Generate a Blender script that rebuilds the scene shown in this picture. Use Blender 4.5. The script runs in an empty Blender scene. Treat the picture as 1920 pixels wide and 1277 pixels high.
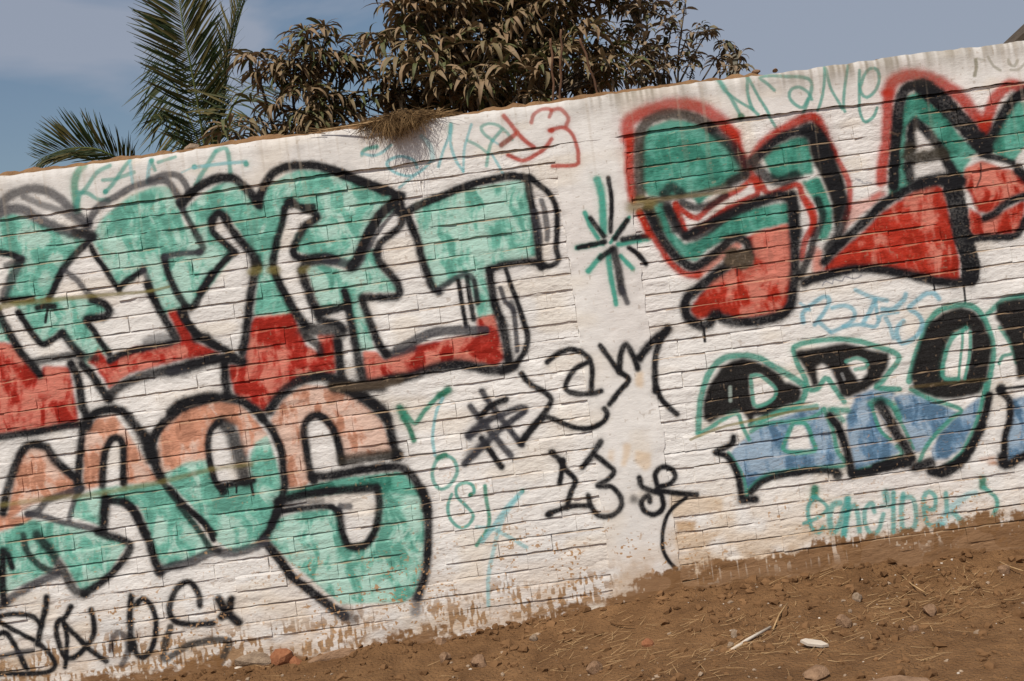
import bpy, bmesh, math, random
import numpy as np
from mathutils import Vector, Matrix, noise

# ------------------------------------------------------------------ frame
# The wall stands in the plane y = 0 (x to the right, z up), the camera in front of it.
DIST = 6.0                       # metres from camera to wall
EYE = 1.40                       # eye height above the foot of the wall
ROLL = math.radians(7.6)         # the camera was held tilted
SC = 0.002667                    # metres on the wall per survey unit
CR, SR = math.cos(ROLL), math.sin(ROLL)

scene = bpy.context.scene
cam_data = bpy.data.cameras.new("camera")
cam = bpy.data.objects.new("camera", cam_data)
scene.collection.objects.link(cam)
cam_data.sensor_width = 36.0
cam_data.lens = 36.0 * DIST / (1920 * SC)
cam_data.clip_start = 0.05
cam_data.clip_end = 2000.0
cam.matrix_world = Matrix(((CR, SR, 0, 0), (0, 0, -1, -DIST), (-SR, CR, 0, EYE), (0, 0, 0, 1)))
scene.camera = cam

SUN_EL = math.radians(57)
SUN_AZ = math.radians(-24)       # from the wall's normal, towards the left of the camera
sun_from = Vector((math.sin(SUN_AZ) * math.cos(SUN_EL), -math.cos(SUN_AZ) * math.cos(SUN_EL), math.sin(SUN_EL)))
sun_data = bpy.data.lights.new("sun", 'SUN')
sun_data.energy = 4.3
sun_data.angle = math.radians(0.5)
sun_data.color = (1.0, 0.94, 0.85)
sun = bpy.data.objects.new("sun", sun_data)
scene.collection.objects.link(sun)
sun.rotation_euler = (-sun_from).to_track_quat('-Z', 'Y').to_euler()

world = bpy.data.worlds.new("World")
scene.world = world
world.use_nodes = True
wn, wl = world.node_tree.nodes, world.node_tree.links
wn.clear()
w_out = wn.new('ShaderNodeOutputWorld')
w_bg = wn.new('ShaderNodeBackground')
w_bg.inputs['Strength'].default_value = 0.078
sky = wn.new('ShaderNodeTexSky')
sky.sky_type = 'NISHITA'
sky.sun_disc = False
sky.sun_elevation = SUN_EL
sky.sun_rotation = math.atan2(sun_from.x, sun_from.y)
sky.air_density = 1.2
sky.dust_density = 1.6
sky.ozone_density = 1.6
tc = wn.new('ShaderNodeTexCoord')
cmap = wn.new('ShaderNodeMapping')
cmap.inputs['Scale'].default_value = (2.2, 2.2, 5.0)
cmap.inputs['Rotation'].default_value = (0.0, math.radians(-14), 0.0)
cn = wn.new('ShaderNodeTexNoise')
cn.inputs['Scale'].default_value = 2.1
cn.inputs['Detail'].default_value = 5.0
cn.inputs['Roughness'].default_value = 0.48
cn.inputs['Distortion'].default_value = 0.5
cr = wn.new('ShaderNodeValToRGB')
cr.color_ramp.elements[0].position = 0.42
cr.color_ramp.elements[0].color = (0, 0, 0, 1)
cr.color_ramp.elements[1].position = 0.57
cr.color_ramp.elements[1].color = (0.80, 0.80, 0.80, 1)
cmix = wn.new('ShaderNodeMixRGB')
cmix.inputs['Color2'].default_value = (4.2, 4.65, 5.7, 1)      # thin high cloud
wl.new(tc.outputs['Generated'], cmap.inputs['Vector'])
wl.new(cmap.outputs['Vector'], cn.inputs['Vector'])
wl.new(cn.outputs['Fac'], cr.inputs['Fac'])
wl.new(cr.outputs['Color'], cmix.inputs['Fac'])
wl.new(sky.outputs['Color'], cmix.inputs['Color1'])
wl.new(cmix.outputs['Color'], w_bg.inputs['Color'])
wl.new(w_bg.outputs['Background'], w_out.inputs['Surface'])

scene.view_settings.view_transform = 'Standard'
scene.view_settings.look = 'None'
scene.view_settings.exposure = 0.0
scene.view_settings.gamma = 1.0
scene.view_settings.use_curve_mapping = False

# ------------------------------------------------------------------ helpers
rnd = random.Random(7)
COL = scene.collection

def wall_uv(px, py):
    """survey unit -> metres on the wall (x, z)"""
    dx, dy = px - 960.0, py - 638.5
    return (dx * CR - dy * SR) * SC, EYE - (dx * SR + dy * CR) * SC

def at(px, py, Y):
    """survey bearing taken at depth Y behind (or in front of, Y < 0) the wall"""
    x, z = wall_uv(px, py)
    k = (DIST + Y) / DIST
    return Vector((x * k, Y, EYE + (z - EYE) * k))

def tag(o, label=None, cat=None, group=None, kind=None):
    if label: o['label'] = label
    if cat: o['category'] = cat
    if group: o['group'] = group
    if kind: o['kind'] = kind
    return o

def link(o, parent=None):
    COL.objects.link(o)
    if parent is not None:
        o.parent = parent
    return o

def empty(name, loc=(0, 0, 0)):
    o = bpy.data.objects.new(name, None)
    o.empty_display_size = 0.1
    o.location = loc
    return link(o)

def mesh_obj(name, verts, faces, mat, parent=None, smooth=True):
    me = bpy.data.meshes.new(name)
    me.from_pydata([tuple(v) for v in verts], [], faces)
    me.update()
    if smooth:
        me.polygons.foreach_set('use_smooth', [True] * len(me.polygons))
    if mat: me.materials.append(mat)
    return link(bpy.data.objects.new(name, me), parent)

def tube(path, radii, sides=8, verts=None, faces=None):
    """tapered tube along a path, added to verts / faces"""
    if verts is None: verts, faces = [], []
    n0 = len(verts)
    ref = Vector((0.31, 0.9, 0.27)).normalized()
    n = len(path)
    for i, p in enumerate(path):
        a = path[max(i - 1, 0)]; b = path[min(i + 1, n - 1)]
        t = (Vector(b) - Vector(a)).normalized()
        s = t.cross(ref)
        if s.length < 1e-4: s = t.cross(Vector((1, 0, 0)))
        s.normalize(); q = t.cross(s)
        for k in range(sides):
            an = 2 * math.pi * k / sides
            verts.append(Vector(p) + (s * math.cos(an) + q * math.sin(an)) * radii[i])
    for i in range(n - 1):
        for k in range(sides):
            k2 = (k + 1) % sides
            faces.append((n0 + i * sides + k, n0 + i * sides + k2, n0 + (i + 1) * sides + k2, n0 + (i + 1) * sides + k))
    faces.append(tuple(n0 + k for k in range(sides))[::-1])
    faces.append(tuple(n0 + (n - 1) * sides + k for k in range(sides)))
    return verts, faces

def rock_mesh(name, seed, mat, sub=2, flat=0.7, rough=0.35, angular=True):
    bm = bmesh.new()
    bmesh.ops.create_icosphere(bm, subdivisions=sub, radius=1.0)
    off = Vector((seed * 3.7, seed * 1.3, seed * 2.1))
    for v in bm.verts:
        d = noise.noise(v.co * 1.1 + off) * rough * 1.6 + noise.noise(v.co * 2.7 + off) * rough * 0.5
        v.co = v.co * (1.0 + d)
    r = random.Random(seed)
    if angular:                      # a few broken faces
        for _ in range(6):
            nrm = Vector((r.uniform(-1, 1), r.uniform(-1, 1), r.uniform(-0.6, 1))).normalized()
            lim = r.uniform(0.55, 0.8)
            for v in bm.verts:
                e = v.co.dot(nrm) - lim
                if e > 0: v.co -= nrm * e * 0.9
    for v in bm.verts: v.co.z *= flat
    me = bpy.data.meshes.new(name)
    bm.to_mesh(me); bm.free()
    me.materials.append(mat)
    me.polygons.foreach_set('use_smooth', [not angular] * len(me.polygons))
    return me

# ------------------------------------------------------------------ materials
def new_mat(name):
    m = bpy.data.materials.new(name)
    m.use_nodes = True
    n, l = m.node_tree.nodes, m.node_tree.links
    b = n['Principled BSDF']
    b.inputs['Roughness'].default_value = 0.9
    b.inputs['Specular IOR Level'].default_value = 0.2
    return m, n, l, b

def noise_mat(name, c1, c2, scale=8.0, detail=6.0, bump=0.3, bdist=0.01, rough=0.9, spots=None, c3=None, coord='Object', fine=5.0):
    m, n, l, b = new_mat(name)
    b.inputs['Roughness'].default_value = rough
    t = n.new('ShaderNodeTexCoord')
    nz = n.new('ShaderNodeTexNoise')
    nz.inputs['Scale'].default_value = scale
    nz.inputs['Detail'].default_value = detail
    nz.inputs['Roughness'].default_value = 0.62
    l.new(t.outputs[coord], nz.inputs['Vector'])
    r = n.new('ShaderNodeValToRGB')
    r.color_ramp.elements[0].position = 0.34; r.color_ramp.elements[0].color = (*c1, 1)
    r.color_ramp.elements[1].position = 0.68; r.color_ramp.elements[1].color = (*c2, 1)
    if c3:
        e = r.color_ramp.elements.new(0.80); e.color = (*c3, 1)
    l.new(nz.outputs['Fac'], r.inputs['Fac'])
    l.new(r.outputs['Color'], b.inputs['Base Color'])
    nb = n.new('ShaderNodeTexNoise')
    nb.inputs['Scale'].default_value = scale * fine
    nb.inputs['Detail'].default_value = 5.0
    l.new(t.outputs[coord], nb.inputs['Vector'])
    bp = n.new('ShaderNodeBump')
    bp.inputs['Strength'].default_value = bump
    bp.inputs['Distance'].default_value = bdist
    l.new(nb.outputs['Fac'], bp.inputs['Height'])
    l.new(bp.outputs['Normal'], b.inputs['Normal'])
    return m

# ------------------------------------------------------------------ wall paint (whitewash and spray paint, computed here)
U0, U1, Z0, Z1, RES = -3.4, 3.4, -0.35, 2.65, 0.0023
PW, PH = int((U1 - U0) / RES), int((Z1 - Z0) / RES)
nrng = np.random.default_rng(11)

def vnoise(cx, cz=None, seed=0):
    cz = cz or cx
    g = np.random.default_rng(seed + 100)
    nx, nz = int((U1 - U0) / cx) + 3, int((Z1 - Z0) / cz) + 3
    a = g.random((nz, nx)).astype(np.float32)
    def w(n, cell):
        p = np.arange(n, dtype=np.float32) * RES / cell
        i = p.astype(np.int32); f = p - i
        return i, f * f * (3 - 2 * f)
    ix, fx = w(PW, cx); iz, fz = w(PH, cz)
    r = a[:, ix] * (1 - fx) + a[:, ix + 1] * fx
    return r[iz] * (1 - fz)[:, None] + r[iz + 1] * fz[:, None]

N_BIG, N_MID, N_SML = vnoise(0.30, seed=1), vnoise(0.075, seed=2), vnoise(0.022, seed=3)
N_FIN = nrng.random((PH, PW), dtype=np.float32)
N_FIN2 = vnoise(0.007, seed=4)
N_DRIP = vnoise(0.014, 0.16, seed=5)
def warped(a, amp, seed):
    dx = ((vnoise(0.09, seed=seed) - 0.5) * amp / RES).astype(np.int32)
    dz = ((vnoise(0.09, seed=seed + 1) - 0.5) * amp / RES).astype(np.int32)
    return a[np.clip(np.arange(PH)[:, None] + dz, 0, PH - 1), np.clip(np.arange(PW)[None, :] + dx, 0, PW - 1)]
N_BLOT = warped(0.44 * vnoise(0.075, 0.095, seed=6) + 0.32 * vnoise(0.032, 0.06, seed=7) + 0.16 * vnoise(0.012, 0.03, seed=16) + 0.08 * N_FIN2, 0.06, 61)
N_BLOT = 0.5 + (N_BLOT - N_BLOT.mean()) * (0.125 / N_BLOT.std())
UU = (U0 + (np.arange(PW, dtype=np.float32) + 0.5) * RES)[None, :]
ZZ = (Z0 + (np.arange(PH, dtype=np.float32) + 0.5) * RES)[:, None]

def sstep(a, b, x):
    t = np.clip((x - a) / (b - a), 0, 1)
    return t * t * (3 - 2 * t)

WHITE = np.array((0.80, 0.772, 0.738), np.float32)
paint = np.empty((PH, PW, 3), np.float32)
shade = 0.90 + 0.10 * N_BIG + 0.08 * (N_MID - 0.5) + 0.06 * (N_SML - 0.5)
paint[:] = WHITE * shade[..., None]
def lay(mask, color, sl=None):
    c = np.asarray(color, np.float32)
    t = paint if sl is None else paint[sl]
    t += (c - t) * mask[..., None]
lay(0.55 * sstep(0.55, 0.85, vnoise(0.45, seed=8)) , (0.70, 0.655, 0.625))
lay(0.35 * sstep(0.62, 0.9, vnoise(0.18, 0.1, seed=9)), (0.70, 0.60, 0.47))

def cv(p):            # canvas coordinates of a survey point
    x, z = wall_uv(p[0], p[1])
    return (x - U0) / RES, (z - Z0) / RES

ORG, MAG = (0.0, 0.0), 1.0
def org(x, y, m=4.8):
    global ORG, MAG
    ORG, MAG = (x, y), m
def pts(p):
    return [(ORG[0] + a / MAG, ORG[1] + b / MAG) for a, b in p]

def catmull(p, step=5.0):
    if len(p) == 1: return [p[0], (p[0][0] + 0.01, p[0][1])]
    out = []
    q = [(2 * p[0][0] - p[1][0], 2 * p[0][1] - p[1][1])] + list(p) + [(2 * p[-1][0] - p[-2][0], 2 * p[-1][1] - p[-2][1])]
    for i in range(1, len(q) - 2):
        a, b, c, d = q[i - 1], q[i], q[i + 1], q[i + 2]
        n = max(2, int(math.hypot(c[0] - b[0], c[1] - b[1]) / step))
        for k in range(n):
            t = k / n
            out.append(tuple(0.5 * (2 * b[j] + (c[j] - a[j]) * t + (2 * a[j] - 5 * b[j] + 4 * c[j] - d[j]) * t * t
                                    + (-a[j] + 3 * b[j] - 3 * c[j] + d[j]) * t ** 3) for j in (0, 1)))
    out.append(p[-1])
    return out

BLACK = (0.013, 0.013, 0.015)
GREY = (0.040, 0.040, 0.048)
def S(p, w, col=BLACK, a=0.955, soft=0.56, w2=None):
    """one spray stroke with a faint halo of overspray"""
    if w * SC / MAG > 0.02: stroke(p, w * 1.75, col, a * 0.16, 0.8, (w2 or w) * 1.75)
    stroke(p, w * 1.02, col, a, soft, w2 * 1.02 if w2 else None)

def stroke(p, w, col, a, soft, w2=None):
    """paint along the points, w wide (survey zoom units), optionally tapering to w2"""
    q = [cv(v) for v in catmull(pts(p))]
    k = SC / RES / MAG
    r0, r1 = w * 0.5 * k, (w2 if w2 else w) * 0.5 * k
    m = max(r0, r1) * (1 + soft) + 3
    xs = [v[0] for v in q]; ys = [v[1] for v in q]
    x0, x1 = max(int(min(xs) - m), 0), min(int(max(xs) + m) + 1, PW)
    y0, y1 = max(int(min(ys) - m), 0), min(int(max(ys) + m) + 1, PH)
    if x1 <= x0 or y1 <= y0: return
    D = np.full((y1 - y0, x1 - x0), 9.0, np.float32)      # distance in radii
    n = len(q) - 1
    for i in range(n):
        (ax, ay), (bx, by) = q[i], q[i + 1]
        r = r0 + (r1 - r0) * (i + 0.5) / n
        a0, a1 = max(int(min(ax, bx) - m), x0), min(int(max(ax, bx) + m) + 1, x1)
        b0, b1 = max(int(min(ay, by) - m), y0), min(int(max(ay, by) + m) + 1, y1)
        if a1 <= a0 or b1 <= b0: continue
        X = np.arange(a0, a1, dtype=np.float32)[None, :] - ax
        Y = np.arange(b0, b1, dtype=np.float32)[:, None] - ay
        ex, ey = bx - ax, by - ay
        L = ex * ex + ey * ey + 1e-6
        t = np.clip((X * ex + Y * ey) / L, 0, 1)
        d = np.sqrt((X - t * ex) ** 2 + (Y - t * ey) ** 2) / r
        s = D[b0 - y0:b1 - y0, a0 - x0:a1 - x0]
        np.minimum(s, d, out=s)
    sl = (slice(y0, y1), slice(x0, x1))
    D = D + (N_SML[sl] - 0.5) * 0.22 + (N_FIN[sl] - 0.5) * 0.32 * soft + (N_FIN2[sl] - 0.5) * 0.16
    cov = 1 - sstep(1 - soft, 1 + soft, D)
    cov *= min(1, a * 1.04) * (0.995 + 0.10 * (N_MID[sl] - 0.5) + 0.12 * (N_FIN2[sl] - 0.5))
    lay(np.clip(cov, 0, 1), col, sl)

def soften(f, r):
    for ax in (0, 1):
        for _ in range(2):
            c = np.cumsum(np.pad(f, [(r + 1, r) if k == ax else (0, 0) for k in (0, 1)], mode='edge'), axis=ax)
            n = f.shape[ax]; k = 2 * r + 1
            f = (np.take(c, range(k, k + n), axis=ax) - np.take(c, range(0, n), axis=ax)) / k
    return f

def dot(x, y, r, col=BLACK, a=0.9, soft=0.4):
    S([(x, y)], 2 * r, col, a, soft)

def F(p, col, pale=None, amt=0.4, a=1.0, hole=None, feather=3.0):
    """a filled area, patchy where the can ran thin"""
    P = [cv(v) for v in pts(p)]
    xs = [v[0] for v in P]; ys = [v[1] for v in P]
    x0, x1 = max(int(min(xs)) - 12, 0), min(int(max(xs)) + 13, PW)
    y0, y1 = max(int(min(ys)) - 12, 0), min(int(max(ys)) + 13, PH)
    if x1 <= x0 or y1 <= y0: return
    sl = (slice(y0, y1), slice(x0, x1))
    X = np.arange(x0, x1, dtype=np.float32)[None, :] + (N_SML[sl] - 0.5) * feather + (N_FIN[sl] - 0.5) * 2
    Y = np.arange(y0, y1, dtype=np.float32)[:, None] + (N_FIN2[sl] - 0.5) * feather
    M = np.zeros((y1 - y0, x1 - x0), bool)
    for poly in [P] + ([[cv(v) for v in pts(hole)]] if hole else []):
        for i in range(len(poly)):
            (ax, ay), (bx, by) = poly[i], poly[(i + 1) % len(poly)]
            if ay == by: continue
            c = ((ay > Y) != (by > Y)) & (X < (bx - ax) * (Y - ay) / (by - ay) + ax)
            M ^= c
    B = N_BLOT[sl]
    f = M.astype(np.float32) * a * (0.995 + 0.02 * (N_FIN2[sl] - 0.5))
    f = np.clip(soften(f, 3) * (1.0 + 0.05 * (N_FIN[sl] - 0.5)), 0, 1).astype(np.float32)
    lay(f, col, sl)
    if pale is not None:
        th = 0.5 + 0.22 * (1 - 2 * amt)
        lay(f * sstep(th - 0.13, th + 0.13, B) * 0.85, pale, sl)
        dk = sstep(0.46, 0.30, B)
        lay(f * dk * 0.7, tuple(c * 0.62 for c in col), sl)

TEAL, TEALP = (0.150, 0.430, 0.335), (0.45, 0.65, 0.565)
TEALD, TEALDP = (0.055, 0.26, 0.19), (0.13, 0.38, 0.30)
RED, REDP = (0.40, 0.026, 0.015), (0.64, 0.23, 0.17)
REDB = (0.42, 0.030, 0.014)
SAL, SALP = (0.62, 0.29, 0.185), (0.70, 0.52, 0.43)
BLUE, BLUEP = (0.115, 0.220, 0.345), (0.34, 0.44, 0.54)
TL, CY, GR, OL = (0.080, 0.32, 0.265), (0.20, 0.47, 0.50), (0.03, 0.17, 0.105), (0.20, 0.165, 0.05)
BRN = (0.085, 0.062, 0.042)

# bare render and chipped brick
CREAM = (0.66, 0.48, 0.30)
org(900, 732)
F([(1280, 480), (1350, 475), (1345, 560), (1310, 690), (1260, 680), (1290, 560)], CREAM, None, a=0.6); F([(1400, 540), (1530, 570), (1535, 690), (1480, 730), (1390, 640)], CREAM, None, a=0.6); F([(1150, 530), (1210, 540), (1200, 650), (1140, 620)], CREAM, None, a=0.4)
org(900, 466); F([(1400, 1110), (1470, 1110), (1460, 1260), (1390, 1240)], CREAM, None, a=0.65)
org(1200, 860)
F([(310, 560), (500, 560), (490, 650), (330, 660)], (0.50, 0.32, 0.17), None, a=0.85); F([(270, 300), (740, 360), (740, 460), (300, 540), (260, 420)], (0.56, 0.40, 0.24), None, a=0.6); F([(310, 680), (740, 650), (560, 820), (320, 830)], (0.50, 0.34, 0.2), None, a=0.55)
org(1520, 800); F([(1500, 290), (1670, 270), (1640, 300), (1510, 300)], (0.42, 0.18, 0.08), None); F([(1570, 320), (1670, 310), (1680, 345), (1580, 340)], (0.42, 0.18, 0.08), None)
# tan bloom low on the right of the pier
lay(0.5 * sstep(0.62, 0.2, ZZ) * sstep(0.55, 0.7, UU) * sstep(1.9, 0.9, UU) * sstep(0.25, 0.7, 0.6 * N_MID + 0.4 * N_BIG), (0.60, 0.45, 0.29))
lay(0.30 * sstep(0.5, 0.2, ZZ) * sstep(0.2, 0.7, N_MID) + 0 * UU, (0.58, 0.43, 0.29))
# height of the whitewash's lower edge along the wall
EDGE_PX = [(-200, 1300), (0, 1284), (130, 1270), (300, 1252), (420, 1242), (560, 1226), (640, 1216), (760, 1202), (860, 1182), (960, 1160), (1060, 1146), (1135, 1136), (1150, 1120), (1210, 1086), (1270, 1062), (1400, 1042), (1500, 1028), (1600, 1012), (1700, 998), (1800, 975), (1920, 952), (2150, 930)]
ex, ez = zip(*[wall_uv(*p) for p in EDGE_PX])
edge = np.interp(UU[0], ex, ez).astype(np.float32)[None, :]
MUD = (0.205, 0.107, 0.046)
jag = 0.10 * (vnoise(0.16, 0.08, seed=31) - 0.5) + 0.05 * (vnoise(0.035, 0.02, seed=32) - 0.5) + 0.03 * (N_SML - 0.5) + 0.018 * (vnoise(0.010, 0.05, seed=40) - 0.5) + 0.02 * (N_FIN2 - 0.5)
mud = sstep(0.016, -0.016, ZZ - edge + jag)
halo = sstep(0.16, 0.0, ZZ - edge + 1.5 * jag) * (0.25 + 0.75 * sstep(0.3, 0.75, 0.6 * N_MID + 0.4 * vnoise(0.05, 0.03, seed=41)))
lay(0.55 * halo, (0.42, 0.285, 0.17))
leftish = sstep(0.45, 0.2, UU)
flake = sstep(0.47, 0.56, 0.55 * vnoise(0.010, 0.034, seed=33) + 0.3 * vnoise(0.03, 0.02, seed=34) + 0.15 * N_FIN2)
band = sstep(0.24, 0.10, ZZ - edge + 0.08 * (N_MID - 0.5)) * sstep(-0.03, 0.01, ZZ - edge)
lay(band * leftish * (0.10 + 0.9 * flake * sstep(0.28, 0.55, vnoise(0.15, 0.06, seed=35))), (0.33, 0.205, 0.115))
# ---- fills of the two words on the left
org(0, 0, 1)
F([(-60, 430), (-10, 412), (25, 400), (55, 412), (100, 430), (168, 452), (142, 478), (117, 508), (95, 560), (173, 562), (204, 582), (158, 602), (205, 658), (165, 690), (140, 652), (112, 622), (80, 645), (38, 588), (30, 572), (10, 560), (20, 500), (40, 488), (-10, 475), (-60, 480)], TEAL, TEALP, 0.35)
F([(-60, 600), (5, 595), (22, 640), (-60, 645)], TEAL, TEALP, 0.3)
F([(178, 458), (172, 450), (190, 412), (240, 372), (285, 352), (318, 352), (338, 395), (345, 420), (375, 450), (378, 470), (312, 482), (303, 490), (325, 540), (342, 572), (340, 584), (300, 592), (290, 560), (272, 505), (225, 545), (200, 505)], TEAL, TEALP, 0.42)
F([(305, 487), (375, 474), (400, 470), (440, 475), (400, 530), (358, 578), (340, 570), (325, 530)], TEAL, TEALP, 0.5)
F([(340, 400), (380, 365), (420, 342), (455, 348), (485, 388), (500, 350), (560, 318), (640, 325), (700, 355), (745, 368), (745, 390), (700, 430), (680, 480), (665, 505), (600, 488), (550, 470), (555, 440), (585, 420), (590, 402), (545, 385), (535, 395), (520, 470), (512, 500), (530, 550), (560, 598), (540, 594), (475, 594), (480, 550), (485, 495), (445, 430), (420, 400), (395, 410), (395, 430), (440, 475), (400, 472), (378, 472), (378, 450), (345, 400)], TEAL, TEALP, 0.36)
F([(575, 505), (600, 495), (650, 510), (690, 490), (710, 505), (745, 540), (745, 548), (680, 548), (672, 570), (690, 600), (700, 655), (672, 660), (660, 610), (650, 560), (640, 578), (600, 578), (590, 550)], TEAL, TEALP, 0.5)
F([(683, 468), (706, 470), (712, 510), (680, 500)], TEAL, TEALP, 0.3)
F([(775, 385), (800, 375), (850, 362), (985, 335), (995, 395), (1005, 480), (920, 500), (908, 515), (920, 560), (928, 596), (897, 602), (885, 545), (870, 520), (812, 545), (795, 480)], TEAL, TEALP, 0.46)
F([(-60, 640), (20, 645), (60, 690), (75, 700), (80, 688), (130, 688), (150, 800), (0, 814), (-60, 820)], RED, REDP, 0.5)
F([(165, 680), (185, 655), (205, 680), (250, 652), (310, 648), (340, 640), (316, 592), (314, 582), (340, 582), (352, 610), (365, 640), (400, 655), (415, 664), (330, 678), (240, 702), (205, 730), (180, 690)], RED, REDP, 0.28)
F([(470, 605), (475, 595), (550, 588), (565, 625), (575, 650), (600, 662), (596, 628), (628, 628), (630, 660), (630, 700), (560, 718), (520, 742), (495, 774), (440, 742), (425, 685), (455, 685), (465, 640)], RED, REDP, 0.45)
F([(680, 660), (705, 660), (720, 676), (780, 648), (850, 634), (895, 630), (893, 598), (928, 590), (935, 625), (947, 672), (930, 688), (870, 678), (830, 682), (760, 708), (690, 720), (684, 700)], RED, REDP, 0.56)
F([(15, 965), (35, 850), (55, 840), (90, 845), (115, 880), (142, 905), (142, 925), (60, 945), (0, 985), (-60, 995), (-60, 970)], SAL, SALP, 0.5)
F([(-60, 975), (60, 968), (55, 985), (-60, 1008)], SAL, SALP, 0.2)
F([(155, 822), (180, 785), (215, 778), (250, 830), (290, 890), (304, 902), (260, 908), (235, 908), (232, 830), (215, 820), (195, 850), (188, 912), (158, 918)], SAL, SALP, 0.5)
F([(293, 860), (300, 800), (345, 762), (400, 750), (450, 758), (490, 800), (502, 822), (490, 832), (465, 842), (460, 862), (445, 800), (410, 785), (390, 810), (388, 862), (350, 872), (320, 888), (300, 892)], SAL, SALP, 0.3)
F([(508, 790), (530, 750), (570, 722), (620, 728), (670, 748), (715, 790), (730, 835), (738, 848), (640, 862), (630, 820), (600, 780), (570, 790), (570, 850), (584, 892), (572, 914), (540, 916), (530, 860)], SAL, SALP, 0.72)
F([(305, 892), (345, 870), (388, 863), (400, 900), (415, 915), (470, 905), (470, 850), (480, 832), (500, 818), (520, 870), (532, 930), (520, 975), (490, 1020), (440, 1037), (410, 1017), (360, 950), (320, 910)], TEAL, TEALP, 0.32)
F([(258, 945), (300, 903), (330, 925), (380, 1000), (402, 1032), (310, 1064), (295, 1052), (275, 985)], TEAL, TEALP, 0.36)
F([(140, 935), (190, 916), (310, 903), (300, 935), (250, 950), (195, 940), (192, 987), (133, 968)], TEAL, TEALP, 0.25)
F([(-60, 1010), (0, 1000), (60, 975), (110, 980), (180, 1000), (237, 1020), (205, 1075), (165, 1110), (150, 1105), (112, 1040), (95, 1072), (10, 1112), (-60, 1125)], TEAL, TEALP, 0.36)
F([(518, 975), (560, 960), (630, 953), (640, 985), (645, 1010), (660, 1025), (690, 1015), (705, 985), (712, 930), (710, 915), (760, 888), (790, 930), (797, 1000), (792, 1060), (780, 1112), (760, 1128), (640, 1132), (600, 1100), (540, 1050), (500, 1010)], TEAL, TEALP, 0.55)
F([(530, 922), (640, 897), (750, 885), (790, 930), (710, 922), (700, 915), (540, 937)], TEALD, TEAL, 0.6)

# ---- thin tags that lie under the outlines
org(0, 260)
S([(750, 245), (695, 330), (672, 450), (690, 560), (692, 650)], 68, (0.07, 0.27, 0.18), 0.8)
S([(990, 250), (880, 310), (780, 450), (720, 520), (690, 620)], 39, TL, 0.7)
S([(700, 490), (800, 500), (880, 550), (980, 560)], 36, TL, 0.7)
S([(1170, 200), (1100, 300), (1030, 400), (950, 490)], 36, TL, 0.75); dot(952, 480, 22, TL)
S([(930, 380), (1050, 365), (1210, 310)], 34, TL, 0.7); S([(1170, 200), (1190, 330), (1200, 410)], 31, CY, 0.6)
S([(1360, 200), (1340, 300), (1330, 400)], 34, CY, 0.7); S([(1365, 210), (1400, 290)], 31, TL, 0.7); dot(1370, 205, 22, TL)
S([(1430, 220), (1580, 170)], 31, TL, 0.7); dot(1750, 260, 24, TL); S([(1640, 310), (1750, 260)], 18, CY, 0.5)
org(320, 280)
S([(400, 30), (330, 150), (270, 250), (230, 330)], 42, TL, 0.75); S([(410, 20), (500, 0), (530, 130), (540, 260)], 39, TL, 0.75)
S([(210, 170), (350, 150), (520, 130), (680, 120)], 31, CY, 0.75); dot(682, 140, 26, TL)
S([(1720, 60), (1740, 10), (1860, -10)], 31, TL, 0.6)
org(640, 140, 6.0)
S([(235, 890), (290, 840), (400, 812)], 39, TL, 0.7); S([(230, 895), (350, 920), (450, 890), (560, 800)], 34, CY, 0.75)
S([(850, 1050), (820, 980), (740, 940), (640, 930), (540, 970), (510, 1020), (560, 1080), (660, 1130), (800, 1140), (930, 1060), (1000, 980)], 34, CY, 0.8)
S([(830, 1140), (740, 1200), (650, 1277)], 31, CY, 0.7); S([(900, 700), (960, 760), (1010, 840), (1030, 960)], 52, CY, 0.5)
S([(1090, 1040), (1150, 850), (1210, 700), (1230, 570)], 34, CY, 0.75); S([(1230, 570), (1225, 660)], 52, TL, 0.6)
S([(1230, 580), (1230, 800), (1290, 980), (1370, 1090)], 34, CY, 0.75); S([(1370, 1100), (1380, 850), (1420, 700), (1460, 570)], 31, CY, 0.7)
S([(1420, 750), (1540, 810), (1650, 900)], 34, TL, 0.6); S([(1700, 750), (1600, 670), (1570, 600), (1650, 560), (1760, 580), (1860, 660), (1920, 740)], 36, TL, 0.65)
S([(1810, 620), (1700, 750), (1660, 850), (1630, 1030)], 39, TL, 0.7); S([(1690, 900), (1760, 1020), (1820, 1130)], 31, CY, 0.7); S([(1700, 750), (1780, 800)], 26, CY, 0.6)
org(900, 200)
LR = (0.40, 0.055, 0.035)
S([(210, 90), (270, 160), (330, 240), (410, 320), (480, 370)], 39, LR, 0.85); S([(330, 240), (260, 300), (190, 350)], 39, LR, 0.85); S([(270, 290), (190, 355)], 44, (0.1, 0.09, 0.07), 0.5)
S([(460, 150), (480, 80), (560, 30), (640, 40), (620, 100)], 34, LR, 0.7); S([(640, 40), (720, 30), (790, 110), (770, 180)], 36, LR, 0.75)
S([(620, 220), (740, 195), (820, 250), (870, 370), (880, 460), (860, 530), (650, 540)], 36, LR, 0.85); S([(250, 440), (380, 490), (480, 450), (580, 380), (640, 300)], 39, LR, 0.85)
dot(640, 220, 24, LR)
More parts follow.
